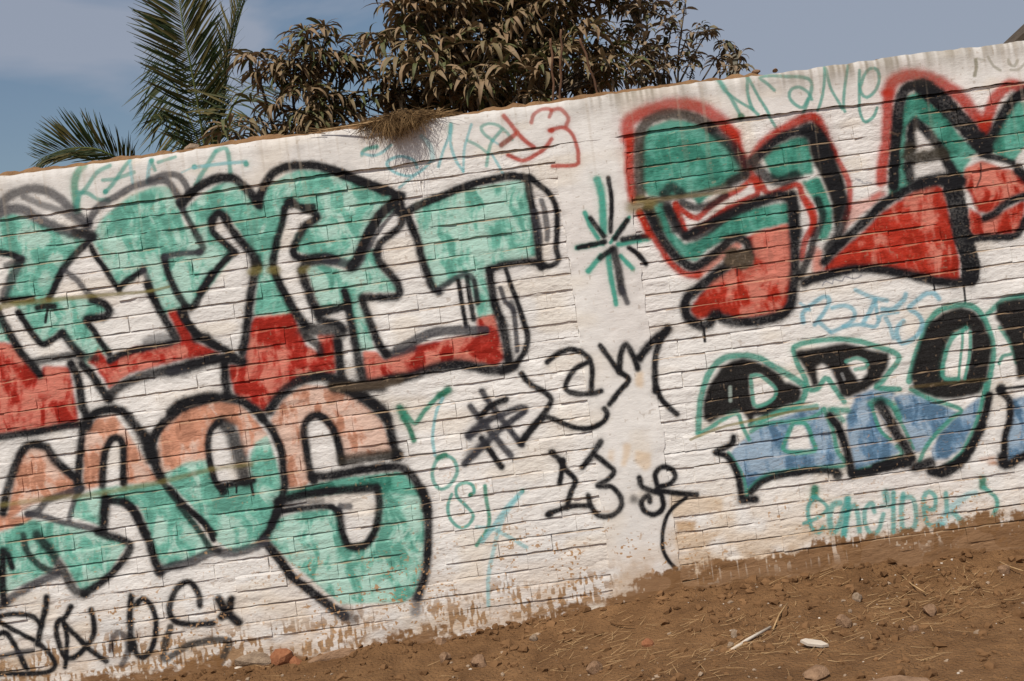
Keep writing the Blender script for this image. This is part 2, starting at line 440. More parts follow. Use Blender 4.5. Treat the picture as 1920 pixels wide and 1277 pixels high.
# MaNe
org(1280, 60, 6.0)
S([(380, 500), (440, 620), (520, 730), (600, 870), (640, 940)], 44, TL, 0.8); S([(385, 520), (470, 670)], 65, TL, 0.55); dot(650, 960, 40, (0.05, 0.16, 0.09))
S([(500, 700), (620, 790), (780, 880)], 35, TL, 0.8); S([(720, 500), (720, 690), (770, 860), (840, 940)], 38, TL, 0.8); S([(730, 530), (820, 700), (930, 880), (1000, 1010), (1060, 1110)], 36, TL, 0.8)
S([(1020, 665), (940, 590), (860, 530), (960, 500), (1150, 510), (1350, 520), (1430, 560), (1440, 650), (1400, 790), (1340, 950)], 40, TL, 0.8)
S([(1440, 770), (1400, 690), (1300, 630), (1210, 660), (1190, 740), (1250, 820), (1340, 860), (1400, 760)], 38, TL, 0.8)
S([(1590, 390), (1580, 600), (1550, 770), (1510, 890)], 35, TL, 0.8); S([(1600, 420), (1660, 650), (1790, 870)], 35, TL, 0.8); S([(1850, 390), (1810, 650), (1800, 820), (1820, 900)], 35, TL, 0.8)
org(1600, 60, 6.0)
S([(60, 440), (55, 600), (60, 850), (90, 970), (130, 1020), (220, 960), (260, 860)], 35, TL, 0.8)
S([(70, 620), (110, 500), (180, 420), (260, 440), (280, 560), (230, 680), (140, 745), (80, 700), (60, 600)], 38, TL, 0.8)
FG = (0.20, 0.19, 0.12)
S([(1360, 320), (1370, 400), (1350, 500)], 39, FG, 0.75); S([(1500, 290), (1560, 390), (1640, 440)], 31, FG, 0.5); S([(1380, 310), (1460, 330)], 26, FG, 0.4)
S([(1730, 320), (1740, 370), (1800, 395), (1835, 330)], 31, FG, 0.5); S([(1760, 435), (1850, 430), (1918, 360)], 29, FG, 0.45)

# ---- outlines, left words
org(0, 500)
S([(-60, 330), (0, 440), (80, 590), (180, 760), (290, 890), (360, 980)], 75)
S([(170, 420), (250, 540), (300, 620), (380, 700), (460, 670), (560, 600)], 62); S([(560, 600), (640, 700), (730, 800)], 70)
S([(780, 500), (860, 600), (920, 700), (990, 790)], 60); S([(290, 860), (480, 830), (700, 800), (860, 830)], 72, a=0.8)
S([(640, 880), (690, 980), (720, 1100), (740, 1260), (775, 1330), (785, 1450)], 82); S([(740, 880), (830, 980), (900, 1090), (980, 1190)], 78)
S([(980, 1190), (1040, 1110), (1180, 1030), (1400, 960), (1660, 920), (1920, 830)], 92, a=0.88)
S([(990, 850), (1100, 790), (1300, 740), (1540, 690)], 62); S([(1320, 690), (1420, 650), (1530, 650)], 90, GREY, 0.6, 0.6)
S([(1620, 410), (1690, 520), (1780, 620), (1850, 650), (1960, 720)], 72); S([(1760, 650), (1860, 640)], 90, a=0.8)
S([(0, 1020 + 62), (300, 1040 + 62)], 1, a=0.0)
org(0, 380)
S([(830, 320), (690, 460), (570, 600), (490, 770), (440, 870)], 68); S([(590, 620), (690, 700), (780, 810), (850, 860)], 54, GREY, 0.8)
S([(830, 880), (930, 910), (985, 980), (940, 1030), (780, 1050)], 78); S([(820, 400), (870, 500), (940, 590), (1010, 700), (1070, 780)], 55)
S([(1070, 780), (1130, 720), (1290, 610)], 62); S([(-40, 450), (0, 455), (100, 470), (195, 515)], 62)
S([(190, 520), (140, 620), (60, 780), (40, 860)], 85, GREY, 0.8); S([(30, 885), (150, 880), (290, 870)], 60); S([(60, 570), (190, 530)], 60, a=0.7)
S([(1290, 610), (1340, 720), (1350, 800)], 54, GREY, 0.7); S([(1330, 740), (1350, 800), (1400, 900), (1460, 1010), (1530, 1130), (1590, 1230)], 78)
S([(1480, 500), (1500, 600), (1560, 750), (1620, 860), (1690, 940), (1750, 930), (1830, 780), (1910, 640)], 66)
S([(1600, 0), (1650, 80), (1720, 200), (1790, 330), (1825, 410), (1790, 450)], 46, a=0.85, w2=70); S([(1800, 450), (1620, 460), (1480, 490)], 56, GREY, 0.85)
S([(340, 950), (410, 935), (490, 940)], 60); S([(430, 960), (410, 1080)], 26)
org(0, 260)
S([(-60, 640), (0, 600), (110, 510), (280, 460), (430, 480), (560, 560), (650, 650), (790, 770)], 84, GREY, 0.78, 0.55)
S([(-60, 690), (0, 680), (100, 640), (230, 650), (330, 720), (480, 790), (640, 850), (830, 880)], 94, GREY, 0.82, 0.5)
S([(220, 530), (380, 600), (560, 660), (680, 740), (760, 790)], 58, GREY, 0.65, 0.6)
S([(790, 790), (830, 700), (900, 610), (1060, 520), (1200, 440), (1360, 400), (1500, 390), (1590, 500), (1650, 630)], 66, GREY, 0.82, 0.5)
S([(1350, 380), (1500, 330), (1610, 340), (1680, 430), (1700, 490)], 58, GREY, 0.8, 0.5); S([(680, 840), (840, 880)], 80, a=0.8)
org(320, 280)
S([(100, 490), (200, 390), (330, 300), (450, 265), (570, 270), (650, 330), (720, 400), (795, 510)], 84, soft=0.45)
S([(790, 490), (820, 380), (880, 270), (950, 200), (1100, 155), (1300, 155), (1450, 190), (1600, 250), (1700, 290), (1800, 330), (1920, 380)], 84, soft=0.5)
S([(370, 650), (430, 580), (500, 630)], 84); S([(375, 640), (372, 730), (430, 800), (520, 880), (575, 935)], 66)
S([(500, 660), (580, 770), (660, 860), (740, 960), (775, 1040)], 66, w2=100); S([(575, 930), (480, 1010), (400, 1110), (330, 1210), (270, 1290)], 66)
S([(770, 1030), (750, 1150), (725, 1277), (712, 1400), (690, 1550), (672, 1700), (640, 1830)], 84)
S([(1030, 530), (1080, 470), (1150, 520), (1280, 520)], 58); dot(1075, 490, 55)
S([(1200, 540), (1310, 590), (1290, 640), (1210, 690), (1160, 780), (1110, 880), (1110, 950), (1180, 985), (1350, 972), (1480, 990)], 76)
S([(1025, 540), (1000, 680), (950, 850), (920, 1000), (920, 1070), (950, 1150), (1010, 1277), (1040, 1330), (1130, 1480), (1210, 1590)], 62, w2=92)
S([(1480, 1000), (1250, 1020), (1180, 1080), (1190, 1150), (1240, 1277), (1265, 1360), (1330, 1480)], 76, w2=95)
S([(1400, 990), (1560, 1030), (1640, 1060), (1700, 1000), (1740, 900), (1800, 740), (1880, 600), (1940, 540)], 88, GREY, 0.85, 0.45)
org(640, 300)
S([(-20, 120), (150, 190), (350, 250), (480, 310), (545, 330)], 78, soft=0.45); S([(90, 960), (150, 870), (230, 700), (330, 520), (450, 400), (500, 340)], 92, soft=0.4)
S([(250, 800), (300, 700), (400, 560), (480, 470)], 38, GREY, 0.8); S([(320, 840), (350, 750), (450, 670), (530, 590), (550, 480), (510, 350)], 68); S([(500, 340), (520, 470)], 100)
S([(320, 830), (340, 920), (430, 1020), (500, 1110), (520, 1200), (450, 1240), (190, 1240)], 74)
S([(590, 470), (720, 400), (900, 330), (1150, 230), (1400, 170), (1550, 150), (1700, 170)], 74, soft=0.45)
S([(590, 480), (620, 580), (680, 720), (720, 880), (780, 1050), (820, 1150), (880, 1190)], 76)
S([(870, 1170), (960, 1110), (1060, 1050), (1140, 1040), (1190, 1090), (1225, 1277)], 54, GREY, 0.85)
S([(1670, 180), (1700, 350), (1730, 500), (1760, 700), (1780, 900), (1795, 970)], 68); S([(1690, 160), (1780, 230), (1870, 310), (1925, 420), (1940, 540), (1935, 720), (1930, 800), (1950, 900), (1900, 950), (1800, 965)], 54)
S([(1330, 990), (1500, 940), (1700, 920), (1810, 950)], 74); S([(1330, 1000), (1345, 1120), (1370, 1277), (1395, 1340), (1440, 1470), (1475, 1610), (1505, 1800)], 76, w2=96)
S([(1480, 990), (1520, 1120), (1580, 1277), (1640, 1460), (1672, 1580), (1662, 1690), (1600, 1800), (1540, 1870), (1440, 1910)], 42, w2=64)
S([(1430, 1160), (1475, 1280), (1540, 1340), (1560, 1450), (1572, 1600), (1582, 1720)], 44, GREY, 0.88); S([(1525, 1290), (1545, 1360)], 60, GREY, 0.7)
S([(1050, 1090), (1085, 1300), (1120, 1500)], 42); S([(1130, 1060), (1155, 1250), (1190, 1440)], 46); S([(1195, 1090), (1225, 1300)], 36, a=0.7)
S([(1800, 370), (1830, 480), (1850, 640), (1850, 720)], 50, GREY, 0.75, 0.5); S([(1730, 480), (1765, 600), (1780, 730)], 66, GREY, 0.75, 0.5)
org(640, 540)
S([(500, 560), (650, 480), (800, 410), (950, 390), (1200, 385), (1290, 385)], 84, GREY, 0.85, 0.35); S([(400, 605), (520, 585), (640, 545)], 66, GREY, 0.85)
S([(190, 120), (240, 260), (290, 400), (350, 530), (410, 605)], 78)
S([(-60, 900), (0, 885), (220, 875), (420, 830), (640, 790), (850, 720), (1050, 690), (1200, 715), (1400, 745), (1550, 700)], 96)
org(320, 520)
S([(1560, 130), (1590, 220), (1620, 400), (1660, 600), (1690, 750), (1740, 970)], 66, w2=100); S([(1330, 330), (1480, 290), (1580, 270)], 76)
S([(1340, 390), (1500, 420), (1550, 470)], 70); S([(1200, 480), (1380, 470), (1540, 490)], 116, a=0.85); S([(1220, 540), (1330, 620), (1345, 690)], 72, a=0.85)
S([(1500, 570), (1520, 750), (1540, 930)], 92); S([(480, 740), (490, 900), (510, 1070)], 86); S([(0, 840), (250, 770), (480, 735), (650, 760)], 92)
S([(120, 270), (150, 400), (250, 530), (350, 600), (480, 650), (570, 710)], 68); S([(430, 905), (560, 930)], 1, a=0)
S([(0, 850), (120, 850)], 80, GREY, 0.5, 0.6)
S([(0, 1215), (100, 1135), (300, 1085), (500, 1090), (640, 1120), (760, 1200), (830, 1265)], 88)
S([(890, 1200), (960, 1100), (1060, 1000), (1180, 930), (1350, 895), (1480, 930), (1620, 1030), (1740, 1100), (1850, 1180), (1930, 1260)], 100)
S([(1480, 940), (1700, 990), (1900, 1000)], 80, a=0.85)
org(0, 734)
S([(30, 1090), (60, 920), (110, 760), (170, 600), (240, 500), (330, 480), (420, 510), (480, 600), (570, 690), (680, 780), (720, 870)], 82)
S([(745, 330), (730, 500), (710, 700), (705, 910)], 72); S([(-60, 415), (0, 410), (300, 370), (560, 320), (800, 290)], 72)
S([(790, 250), (900, 180), (1050, 165), (1150, 230), (1230, 330), (1320, 440), (1370, 560), (1410, 690), (1450, 790)], 84, w2=100); S([(1310, 430), (1370, 600)], 125)
S([(920, 850), (930, 680), (950, 540), (1010, 430), (1080, 430), (1115, 540), (1110, 700), (1110, 830)], 70)
S([(720, 880), (560, 930), (420, 990), (340, 1080), (250, 1105)], 62, GREY, 0.85); S([(250, 1105), (400, 1130), (560, 1180), (760, 1220), (900, 1250)], 54, GREY, 0.85)
S([(680, 940), (640, 1080), (620, 1160)], 48, GREY, 0.8); S([(950, 960), (940, 1100), (930, 1250)], 90); S([(960, 980), (1100, 1000), (1180, 1050), (1240, 1150), (1310, 1290)], 74)
S([(1370, 480), (1400, 380), (1480, 280), (1600, 180), (1750, 110), (1920, 65)], 82, soft=0.45)
S([(1440, 770), (1500, 870), (1600, 1000), (1720, 1080), (1830, 1170), (1930, 1290)], 56, w2=48, a=0.85)
org(260, 720)
S([(1100, 310), (1190, 400), (1240, 500), (1280, 600), (1300, 760), (1315, 900), (1290, 1030), (1260, 1130), (1200, 1270)], 74)
S([(730, 340), (650, 420), (625, 560), (640, 700), (680, 850), (740, 950)], 62); S([(750, 350), (830, 430), (880, 560), (920, 700), (960, 870)], 130, a=0.88)
S([(720, 930), (850, 900), (1030, 872)], 62); dot(760, 970, 42); S([(880, 920), (880, 980)], 18); S([(1010, 900), (1030, 1000)], 24)
org(480, 700)
S([(700, 110), (900, 180), (1050, 260), (1150, 350), (1200, 480), (1230, 620), (1260, 750)], 88); S([(680, 130), (900, 120), (1200, 95), (1290, 60)], 70, BRN, 0.8)
S([(520, 970), (480, 850), (450, 680), (430, 540), (450, 440), (530, 380), (620, 410), (690, 500), (740, 640), (775, 800)], 74)
S([(780, 790), (950, 765), (1150, 740), (1280, 740)], 96, (0.03, 0.026, 0.02), 0.85); dot(1270, 745, 50)
S([(500, 935), (700, 920), (900, 880), (1150, 850), (1280, 845), (1380, 900), (1450, 1000), (1510, 1100), (1540, 1250)], 82)
org(480, 900)
S([(1490, 90), (1530, 200), (1550, 400), (1545, 600), (1530, 800), (1490, 950), (1450, 1060)], 80); S([(1450, 1060), (1430, 1190)], 90, GREY, 0.6, 0.6)
S([(200, 195), (400, 140), (600, 110), (800, 90), (1080, 70)], 84); S([(1085, 85), (1110, 200), (1100, 330), (1070, 450), (1010, 560), (920, 610), (830, 590), (780, 480), (760, 380), (735, 280)], 74)
S([(180, 290), (400, 260), (650, 240), (750, 290)], 56); S([(760, 240), (840, 240)], 60, GREY, 0.75, 0.5); S([(250, 230), (600, 190)], 46, GREY, 0.5, 0.6)
S([(205, 210), (170, 330), (110, 460), (40, 560)], 74); S([(100, 580), (220, 730), (310, 860), (420, 950), (560, 1060), (680, 1150), (800, 1230)], 86, soft=0.45)
S([(780, 1200), (870, 1250)], 110, GREY, 0.6, 0.8)
org(200, 900)
S([(1420, 560), (1280, 620), (1100, 660), (950, 650), (750, 740), (560, 790), (470, 830)], 84, GREY, 0.85, 0.4); S([(150, 200), (240, 270), (310, 400), (370, 530), (410, 650), (440, 750), (480, 840)], 78)
S([(570, 80), (650, 170), (730, 260), (830, 350), (920, 460), (960, 540)], 52); S([(650, 230), (760, 370), (860, 500), (920, 600), (1010, 640)], 54, a=0.85)
org(0, 1000)
S([(880, -10), (980, 30), (1100, 60), (1175, 120), (1110, 240), (1020, 350), (900, 450), (760, 545)], 72); S([(760, 545), (670, 510), (600, 390), (520, 260), (450, 150), (330, 20)], 84, a=0.85)
S([(210, 20), (240, 150), (330, 270), (430, 330), (520, 350)], 60, a=0.85); S([(510, 370), (330, 450), (150, 550), (60, 620), (0, 660)], 78, GREY, 0.85); S([(30, 160), (20, 400), (40, 620)], 74); S([(70, 190), (110, 310)], 58)
# scrawl at the bottom left
S([(-80, 770), (60, 735), (200, 730), (310, 760), (370, 830)], 48); S([(420, 575), (410, 680), (370, 830), (340, 1000)], 58); S([(0, 800), (100, 860), (200, 910), (300, 960)], 45)
S([(-30, 915), (40, 895), (90, 940), (150, 1040), (200, 1140), (240, 1220)], 50); S([(370, 1010), (450, 1090), (500, 1180), (450, 1240), (300, 1262), (-40, 1265)], 45); S([(-20, 1115), (150, 1080), (290, 1060)], 52, GREY, 0.8)
S([(640, 660), (590, 750), (520, 800), (510, 900), (540, 1030), (590, 1110), (660, 1120), (760, 1040), (840, 920), (845, 800), (820, 690)], 52); S([(570, 790), (600, 900), (600, 1100), (590, 1200)], 45)
S([(590, 830), (700, 940), (800, 1040), (900, 1110), (960, 1150)], 50); S([(1000, 1050), (1020, 930), (1080, 900), (1140, 960), (1150, 1080), (1100, 1180)], 52, GREY, 0.75)
S([(1180, 570), (1170, 750), (1175, 950), (1180, 1050)], 60); S([(1230, 640), (1280, 590), (1350, 640), (1400, 760), (1400, 900), (1370, 1030), (1300, 1110), (1230, 1080), (1200, 960)], 52)
S([(1800, 650), (1790, 560), (1740, 470), (1680, 440), (1600, 490), (1540, 600), (1530, 720), (1590, 800), (1750, 820), (1920, 810)], 58)
org(0, 852, 3.0)
S([(960, 970), (930, 1060), (930, 1150), (1050, 1080), (1200, 1045), (1290, 1050), (1270, 1110), (1240, 1180)], 38, (0.035, 0.032, 0.03), 0.85, 0.5)
S([(1230, 815), (1260, 870), (1290, 900), (1340, 945)], 52); S([(1300, 815), (1290, 880), (1245, 915)], 45)

# ---- star on the pier
org(900, 200)
ST = (0.075, 0.34, 0.26)
S([(1050, 660), (1090, 800), (1100, 950), (1110, 1130)], 68, ST); S([(940, 960), (990, 1080), (1060, 1190)], 42, ST); S([(1340, 1000), (1240, 1130), (1170, 1230)], 34, ST)
S([(870, 1275), (1100, 1235)], 44, ST); S([(1240, 1245), (1520, 1190)], 48, ST)
S([(1150, 1330), (1170, 1520), (1200, 1670), (1220, 1785)], 60, ST, w2=40); S([(1085, 1350), (970, 1485)], 48, ST); S([(1260, 1350), (1370, 1465)], 44, ST)
S([(1150, 650), (1180, 850), (1170, 1130)], 42); S([(990, 1010), (1110, 1170)], 48); S([(1320, 1030), (1210, 1190)], 54); S([(1280, 1200), (1540, 1160)], 54)
S([(880, 1275), (1120, 1222)], 48); S([(1200, 1290), (1250, 1520), (1270, 1670)], 74, a=0.88); S([(1270, 1640), (1320, 1765)], 50, GREY, 0.85); S([(1340, 1277), (1420, 1337), (1490, 1417)], 48); S([(1080, 1365), (1180, 1290)], 54)

# ---- SLAM piece at the upper right
org(1150, 170)
F([(250, 420), (320, 330), (500, 270), (650, 275), (830, 330), (1000, 440), (1080, 550), (1170, 680), (1190, 750), (1000, 870), (760, 930), (500, 970), (330, 960), (250, 900), (230, 700)], TEALD, TEALDP, 0.4)
F([(330, 1000), (440, 990), (470, 1130), (520, 1260), (420, 1277), (340, 1100)], TEALD, TEALDP, 0.35)
F([(700, 960), (900, 920), (820, 990), (770, 1040)], TEALD, TEALDP, 0.35)
F([(1340, 610), (1450, 500), (1600, 430), (1740, 415), (1775, 560), (1800, 750), (1500, 810), (1420, 790)], TEALD, TEALDP, 0.3)
F([(1720, 830), (1850, 780), (1930, 1000), (1960, 1200), (1900, 1260), (1830, 1000)], TEALD, TEALDP, 0.3)
org(1200, 380)
F([(80, 10), (200, 0), (230, 130), (280, 260), (400, 380), (520, 340), (640, 250), (800, 130), (1000, 50), (1330, 0), (1345, 190), (1100, 245), (900, 315), (760, 345), (600, 430), (500, 530), (380, 510), (250, 360), (150, 190)], TEALD, TEALDP, 0.35)
F([(1335, 195), (1100, 250), (930, 320), (990, 420), (1000, 560), (850, 580), (650, 700), (530, 830), (440, 970), (500, 1070), (620, 1030), (760, 1020), (900, 1060), (1280, 1000), (1340, 880), (1365, 600)], REDB, REDP, 0.4)
F([(1000, 320), (1335, 200), (1350, 540), (1150, 560), (1010, 480)], REDP, REDB, 0.2, a=0.8)
S([(520, 650), (700, 500), (870, 390)], 80, REDP, 0.85); S([(1570, 440), (1590, 600)], 90, REDP, 0.6)
org(1520, 300)
F([(1120, 215), (950, 265), (780, 375), (600, 500), (450, 660), (300, 780), (170, 900), (90, 1010), (400, 975), (700, 985), (1000, 1065), (1340, 1095), (1335, 900), (1265, 550), (1185, 255)], REDB, REDP, 0.26)
F([(650, 255), (560, 330), (330, 400), (290, 560), (275, 690), (350, 600), (450, 500), (600, 390)], REDP, None, a=0.6); S([(560, 340), (640, 310)], 60, REDB, 0.6, 0.8)
F([(30, 830), (100, 810), (105, 990), (20, 1010)], REDP, None, a=0.75)
F([(1375, 90), (1530, 15), (1700, 75), (1850, 105), (1960, 180), (1960, 290), (1820, 335), (1600, 485), (1500, 475), (1420, 300), (1365, 235)], REDB, REDP, 0.55)
F([(1420, 430), (1560, 525), (1680, 490), (1920, 360), (1910, 600), (1850, 665), (1600, 695), (1430, 685), (1405, 550)], REDB, REDP, 0.45)
F([(740, 60), (850, 70), (860, 180), (905, 210), (780, 325), (695, 335)], TEALD, TEALDP, 0.35)
F([(1225, 5), (1440, -10), (1370, 85), (1340, 195), (1285, 130)], TEALD, TEALDP, 0.35)
F([(-90, 200), (60, 170), (130, 300), (195, 450), (190, 610), (150, 710), (50, 730), (100, 560), (50, 400), (-30, 300)], TEALD, TEALDP, 0.3)
org(1520, 80)
F([(850, 490), (960, 440), (1060, 520), (1200, 640), (1340, 840), (1450, 950), (1510, 985), (1400, 1045), (1260, 1085), (1150, 900), (1050, 760), (930, 700), (860, 760), (850, 900), (840, 1100), (855, 1240), (735, 1290), (775, 1000), (795, 700)], TEALD, TEALDP, 0.38)
F([(1600, 910), (1700, 700), (1830, 530), (1960, 540), (1960, 900), (1800, 1085), (1650, 1005), (1555, 985)], TEALD, TEALDP, 0.38)
F([(1470, 660), (1560, 700), (1640, 640), (1620, 760), (1570, 880), (1530, 800)], REDB, None)
# red halo
org(1150, 170)
S([(130, 430), (130, 300), (220, 230), (400, 160), (600, 130), (780, 160), (900, 240), (1000, 330), (1080, 410)], 127, REDB, 0.85, 0.6)
S([(150, 440), (140, 600), (150, 800), (180, 975)], 95, REDB, 0.9); S([(1000, 340), (1080, 400), (1120, 520), (1180, 650), (1240, 760), (1300, 850)], 90, REDB, 0.9)
S([(235, 1100), (310, 1260)], 68, REDB); S([(560, 1020), (640, 1100), (750, 1150), (850, 1060), (1000, 960), (1150, 880), (1250, 800), (1290, 870), (1290, 940), (1180, 990), (1000, 1080), (850, 1190), (690, 1290)], 54, REDB, 0.9)
S([(550, 1030), (570, 1150), (640, 1260)], 54, REDB, 0.85); S([(1300, 800), (1400, 930), (1640, 850), (1700, 960), (1770, 1100), (1800, 1200), (1780, 1290)], 56, REDB, 0.9)
S([(1230, 670), (1300, 540), (1400, 440), (1550, 340), (1700, 260), (1800, 245), (1860, 320), (1910, 460), (1960, 560)], 93, REDB, 0.88, 0.5)
org(1200, 380)
S([(0, 100), (80, 250), (180, 400), (270, 540), (400, 640), (520, 650)], 66, REDB, 0.9); S([(310, 60), (370, 160), (420, 280), (600, 220), (720, 110), (900, 30)], 56, REDB, 0.8)
S([(1500, -10), (1560, 100), (1550, 220), (1480, 350), (1450, 500)], 61, REDB, 0.85)
org(1520, 80)
S([(30, 680), (100, 850), (200, 1000), (280, 1140), (340, 1277), (340, 1450), (300, 1600)], 54, REDB, 0.85); S([(690, 470), (690, 700), (680, 900), (640, 1100), (630, 1250)], 107, REDB, 0.85, 0.5)
S([(690, 450), (740, 350), (860, 300), (1000, 310), (1130, 360), (1270, 440), (1380, 540), (1470, 660), (1560, 770)], 122, REDB, 0.85, 0.6); S([(1550, 790), (1600, 640), (1660, 500), (1780, 390), (1870, 410), (1960, 480)], 105, REDB, 0.85, 0.5)
# black
org(1520, 80)
F([(-20, 750), (30, 730), (95, 800), (150, 900), (205, 1020), (255, 1130), (305, 1270), (318, 1420), (285, 1560), (230, 1690), (195, 1600), (180, 1450), (130, 1300), (80, 1190), (20, 1100), (-15, 1000)], (0.020, 0.017, 0.013), None)
org(1150, 170)
S([(240, 960), (230, 800), (230, 600), (240, 400), (300, 290), (450, 225), (620, 225), (780, 275), (880, 340)], 98, (0.05, 0.04, 0.032), 0.88, 0.5); S([(880, 350), (960, 420), (1060, 510), (1140, 630), (1180, 700)], 105, a=0.85)
S([(1190, 760), (1080, 810), (980, 880), (800, 925), (560, 965), (300, 1010)], 63, BRN, 0.75); S([(1180, 760), (1060, 830)], 94, a=0.8); S([(450, 930), (520, 880), (600, 920)], 94, a=0.85)
S([(480, 1050), (520, 1150), (560, 1250)], 87, a=0.85); S([(620, 1010), (720, 1055), (850, 1040), (1000, 950)], 73, a=0.85); S([(650, 1310), (900, 1180), (1100, 1080), (1300, 1000), (1500, 950), (1600, 1000), (1620, 1150), (1640, 1290)], 82, w2=105)
S([(1240, 650), (1350, 550), (1450, 460), (1600, 390), (1780, 365), (1860, 450)], 94); S([(1290, 700), (1380, 790), (1500, 820), (1640, 770)], 98, a=0.85, soft=0.5); S([(1730, 370), (1860, 420), (1920, 560)], 105, a=0.85)
S([(320, 1060), (400, 1230)], 82, BRN, 0.8)
org(1200, 380)
S([(60, 60), (150, 250), (260, 420), (370, 530), (480, 585), (600, 520), (720, 420), (840, 325), (950, 360), (985, 470)], 89); S([(250, 60), (330, 200), (400, 300), (500, 310), (650, 230), (800, 120), (1000, 30), (1150, -30)], 70, a=0.85)
S([(1370, -60), (1380, 200), (1390, 450), (1385, 650), (1370, 800), (1350, 920), (1280, 1010), (1100, 1060), (900, 1080), (760, 1050), (670, 1010), (620, 1090), (540, 1110), (430, 1040), (400, 950), (430, 850), (560, 740), (700, 630), (820, 540)], 98)
S([(840, 500), (930, 520)], 176, BRN, 0.95, 0.25); S([(570, 1130), (580, 1250)], 26); S([(870, 590), (870, 660)], 14, a=0.7)
S([(1590, -20), (1640, 130), (1570, 300), (1520, 480), (1430, 670)], 73, a=0.88)
org(1520, 80)
S([(0, 800), (60, 900), (120, 1020), (170, 1150), (210, 1290), (270, 1430), (280, 1560), (250, 1720), (150, 1860)], 176, w2=94, a=0.88)
S([(740, 1290), (750, 1050), (770, 800), (785, 600), (830, 450), (930, 395), (1030, 430)], 103, soft=0.4); S([(1000, 410), (1200, 560), (1330, 700), (1440, 810), (1540, 930)], 170, a=1.0, soft=0.28); S([(1490, 880), (1570, 970)], 129, a=1.0, soft=0.3)
S([(900, 950), (900, 800), (935, 720), (1010, 780), (1100, 880), (1170, 980), (1250, 1130), (1300, 1200)], 94); S([(880, 960), (880, 1050), (1010, 1030), (1180, 1000)], 112, (0.035, 0.03, 0.022), 0.9)
S([(870, 1120), (890, 1230)], 94); S([(960, 1290), (1110, 1240), (1200, 1225), (1340, 1245)], 105)
S([(1560, 970), (1650, 800), (1730, 650), (1830, 510), (1950, 440)], 105); S([(1530, 1015), (1700, 1050), (1810, 1090)], 58)
org(1520, 300)
S([(1340, 205), (1200, 200), (1050, 190), (950, 230), (800, 310), (650, 400), (500, 540), (350, 680), (200, 820), (120, 920)], 91); S([(1260, 240), (1310, 400), (1340, 600), (1380, 750), (1430, 900), (1430, 1050)], 171, soft=0.2)
S([(1450, 1085), (1300, 1110), (1100, 1090), (900, 1040), (750, 1010), (550, 985), (350, 990), (150, 1040), (-10, 1085), (-60, 1110)], 89); S([(1370, 1130), (1385, 1290)], 21); S([(1100, 1120), (1110, 1180)], 16)
S([(1560, 525), (1650, 490), (1760, 390), (1950, 320)], 73); S([(1860, 90), (1950, 190)], 101); S([(1400, 725), (1600, 700), (1800, 695), (1880, 640), (1925, 540)], 70)
S([(1520, 40), (1525, 150), (1490, 240)], 16, a=0.7)
for (x, y) in [(420, 190), (460, 210), (500, 205), (400, 175)]: S([(x, y), (x + 40, y + 8)], 14, (0.25, 0.25, 0.28), 0.6)

# ---- lower right word: blue lower halves, black upper halves, green edges
org(1290, 720)
F([(400, 600), (560, 450), (700, 350), (900, 285), (1100, 215), (1200, 225), (1270, 400), (1330, 600), (1395, 725), (1150, 775), (800, 825), (600, 905), (525, 1000), (485, 850), (430, 720), (370, 650)], BLUE, BLUEP, 0.5, hole=[(930, 380), (1040, 360), (1090, 480), (1115, 595), (885, 605), (890, 500)])
F([(1420, 300), (1480, 175), (1650, 165), (1690, 300), (1730, 400), (1830, 540), (1910, 610), (1700, 725), (1500, 795), (1470, 650), (1430, 450)], BLUE, BLUEP, 0.42)
org(1600, 660, 6.0)
F([(0, 500), (270, 400), (480, 440), (430, 510), (430, 620), (200, 540), (0, 610)], BLUE, BLUEP, 0.4)
F([(440, 500), (700, 470), (870, 550), (1180, 690), (970, 880), (820, 1070), (700, 1135), (600, 930), (500, 700)], BLUE, BLUEP, 0.5)
F([(1200, 690), (1430, 500), (1410, 650), (1340, 850), (1210, 1090), (1050, 1200), (890, 1220), (880, 1090), (980, 900)], BLUE, BLUEP, 0.45)
F([(1780, 540), (2000, 480), (2000, 1150), (1730, 1230), (1720, 1000), (1780, 750)], BLUE, BLUEP, 0.5)
EDGE = (0.065, 0.285, 0.215)
org(1290, 560)
S([(90, 1210), (100, 1000), (130, 820), (200, 650), (320, 540), (500, 515), (640, 540), (760, 610), (880, 680), (980, 740), (1050, 800), (1040, 880), (980, 970), (860, 1000), (700, 1070), (560, 1140)], 56, EDGE, 0.85, 0.45)
S([(950, 440), (1050, 400), (1300, 368), (1500, 380), (1650, 420), (1780, 460), (1885, 510), (1885, 570), (1820, 650), (1740, 750), (1690, 800), (1900, 820)], 48, EDGE, 0.85, 0.45)
S([(945, 470), (980, 590), (1040, 700), (1080, 810), (1160, 815), (1230, 720), (1280, 760), (1350, 860), (1400, 930)], 48, EDGE, 0.85, 0.45)
org(1520, 480)
S([(880, 1130), (930, 930), (1000, 740), (1060, 590), (1180, 480), (1380, 445), (1490, 485), (1580, 620), (1630, 800), (1628, 950), (1590, 1150), (1560, 1277)], 54, EDGE, 0.88, 0.4)
S([(1590, 525), (1660, 460), (1750, 395), (1960, 360)], 50, EDGE, 0.85); S([(1690, 970), (1720, 905), (1790, 888)], 32, EDGE, 0.85); S([(1700, 650), (1790, 790), (1845, 960)], 40, EDGE, 0.8)
BF = (0.014, 0.013, 0.013)
org(1290, 560)
F([(130, 1100), (130, 930), (180, 780), (290, 620), (400, 550), (500, 530), (650, 580), (780, 650), (880, 750), (1000, 790), (1025, 840), (1000, 930), (850, 985), (700, 1065), (600, 1060), (560, 1160), (530, 1080), (470, 1020), (350, 1050), (200, 1125)], BF, None, a=1.0, hole=[(550, 700), (640, 680), (740, 760), (795, 830), (760, 900), (640, 965), (585, 980), (558, 850)])
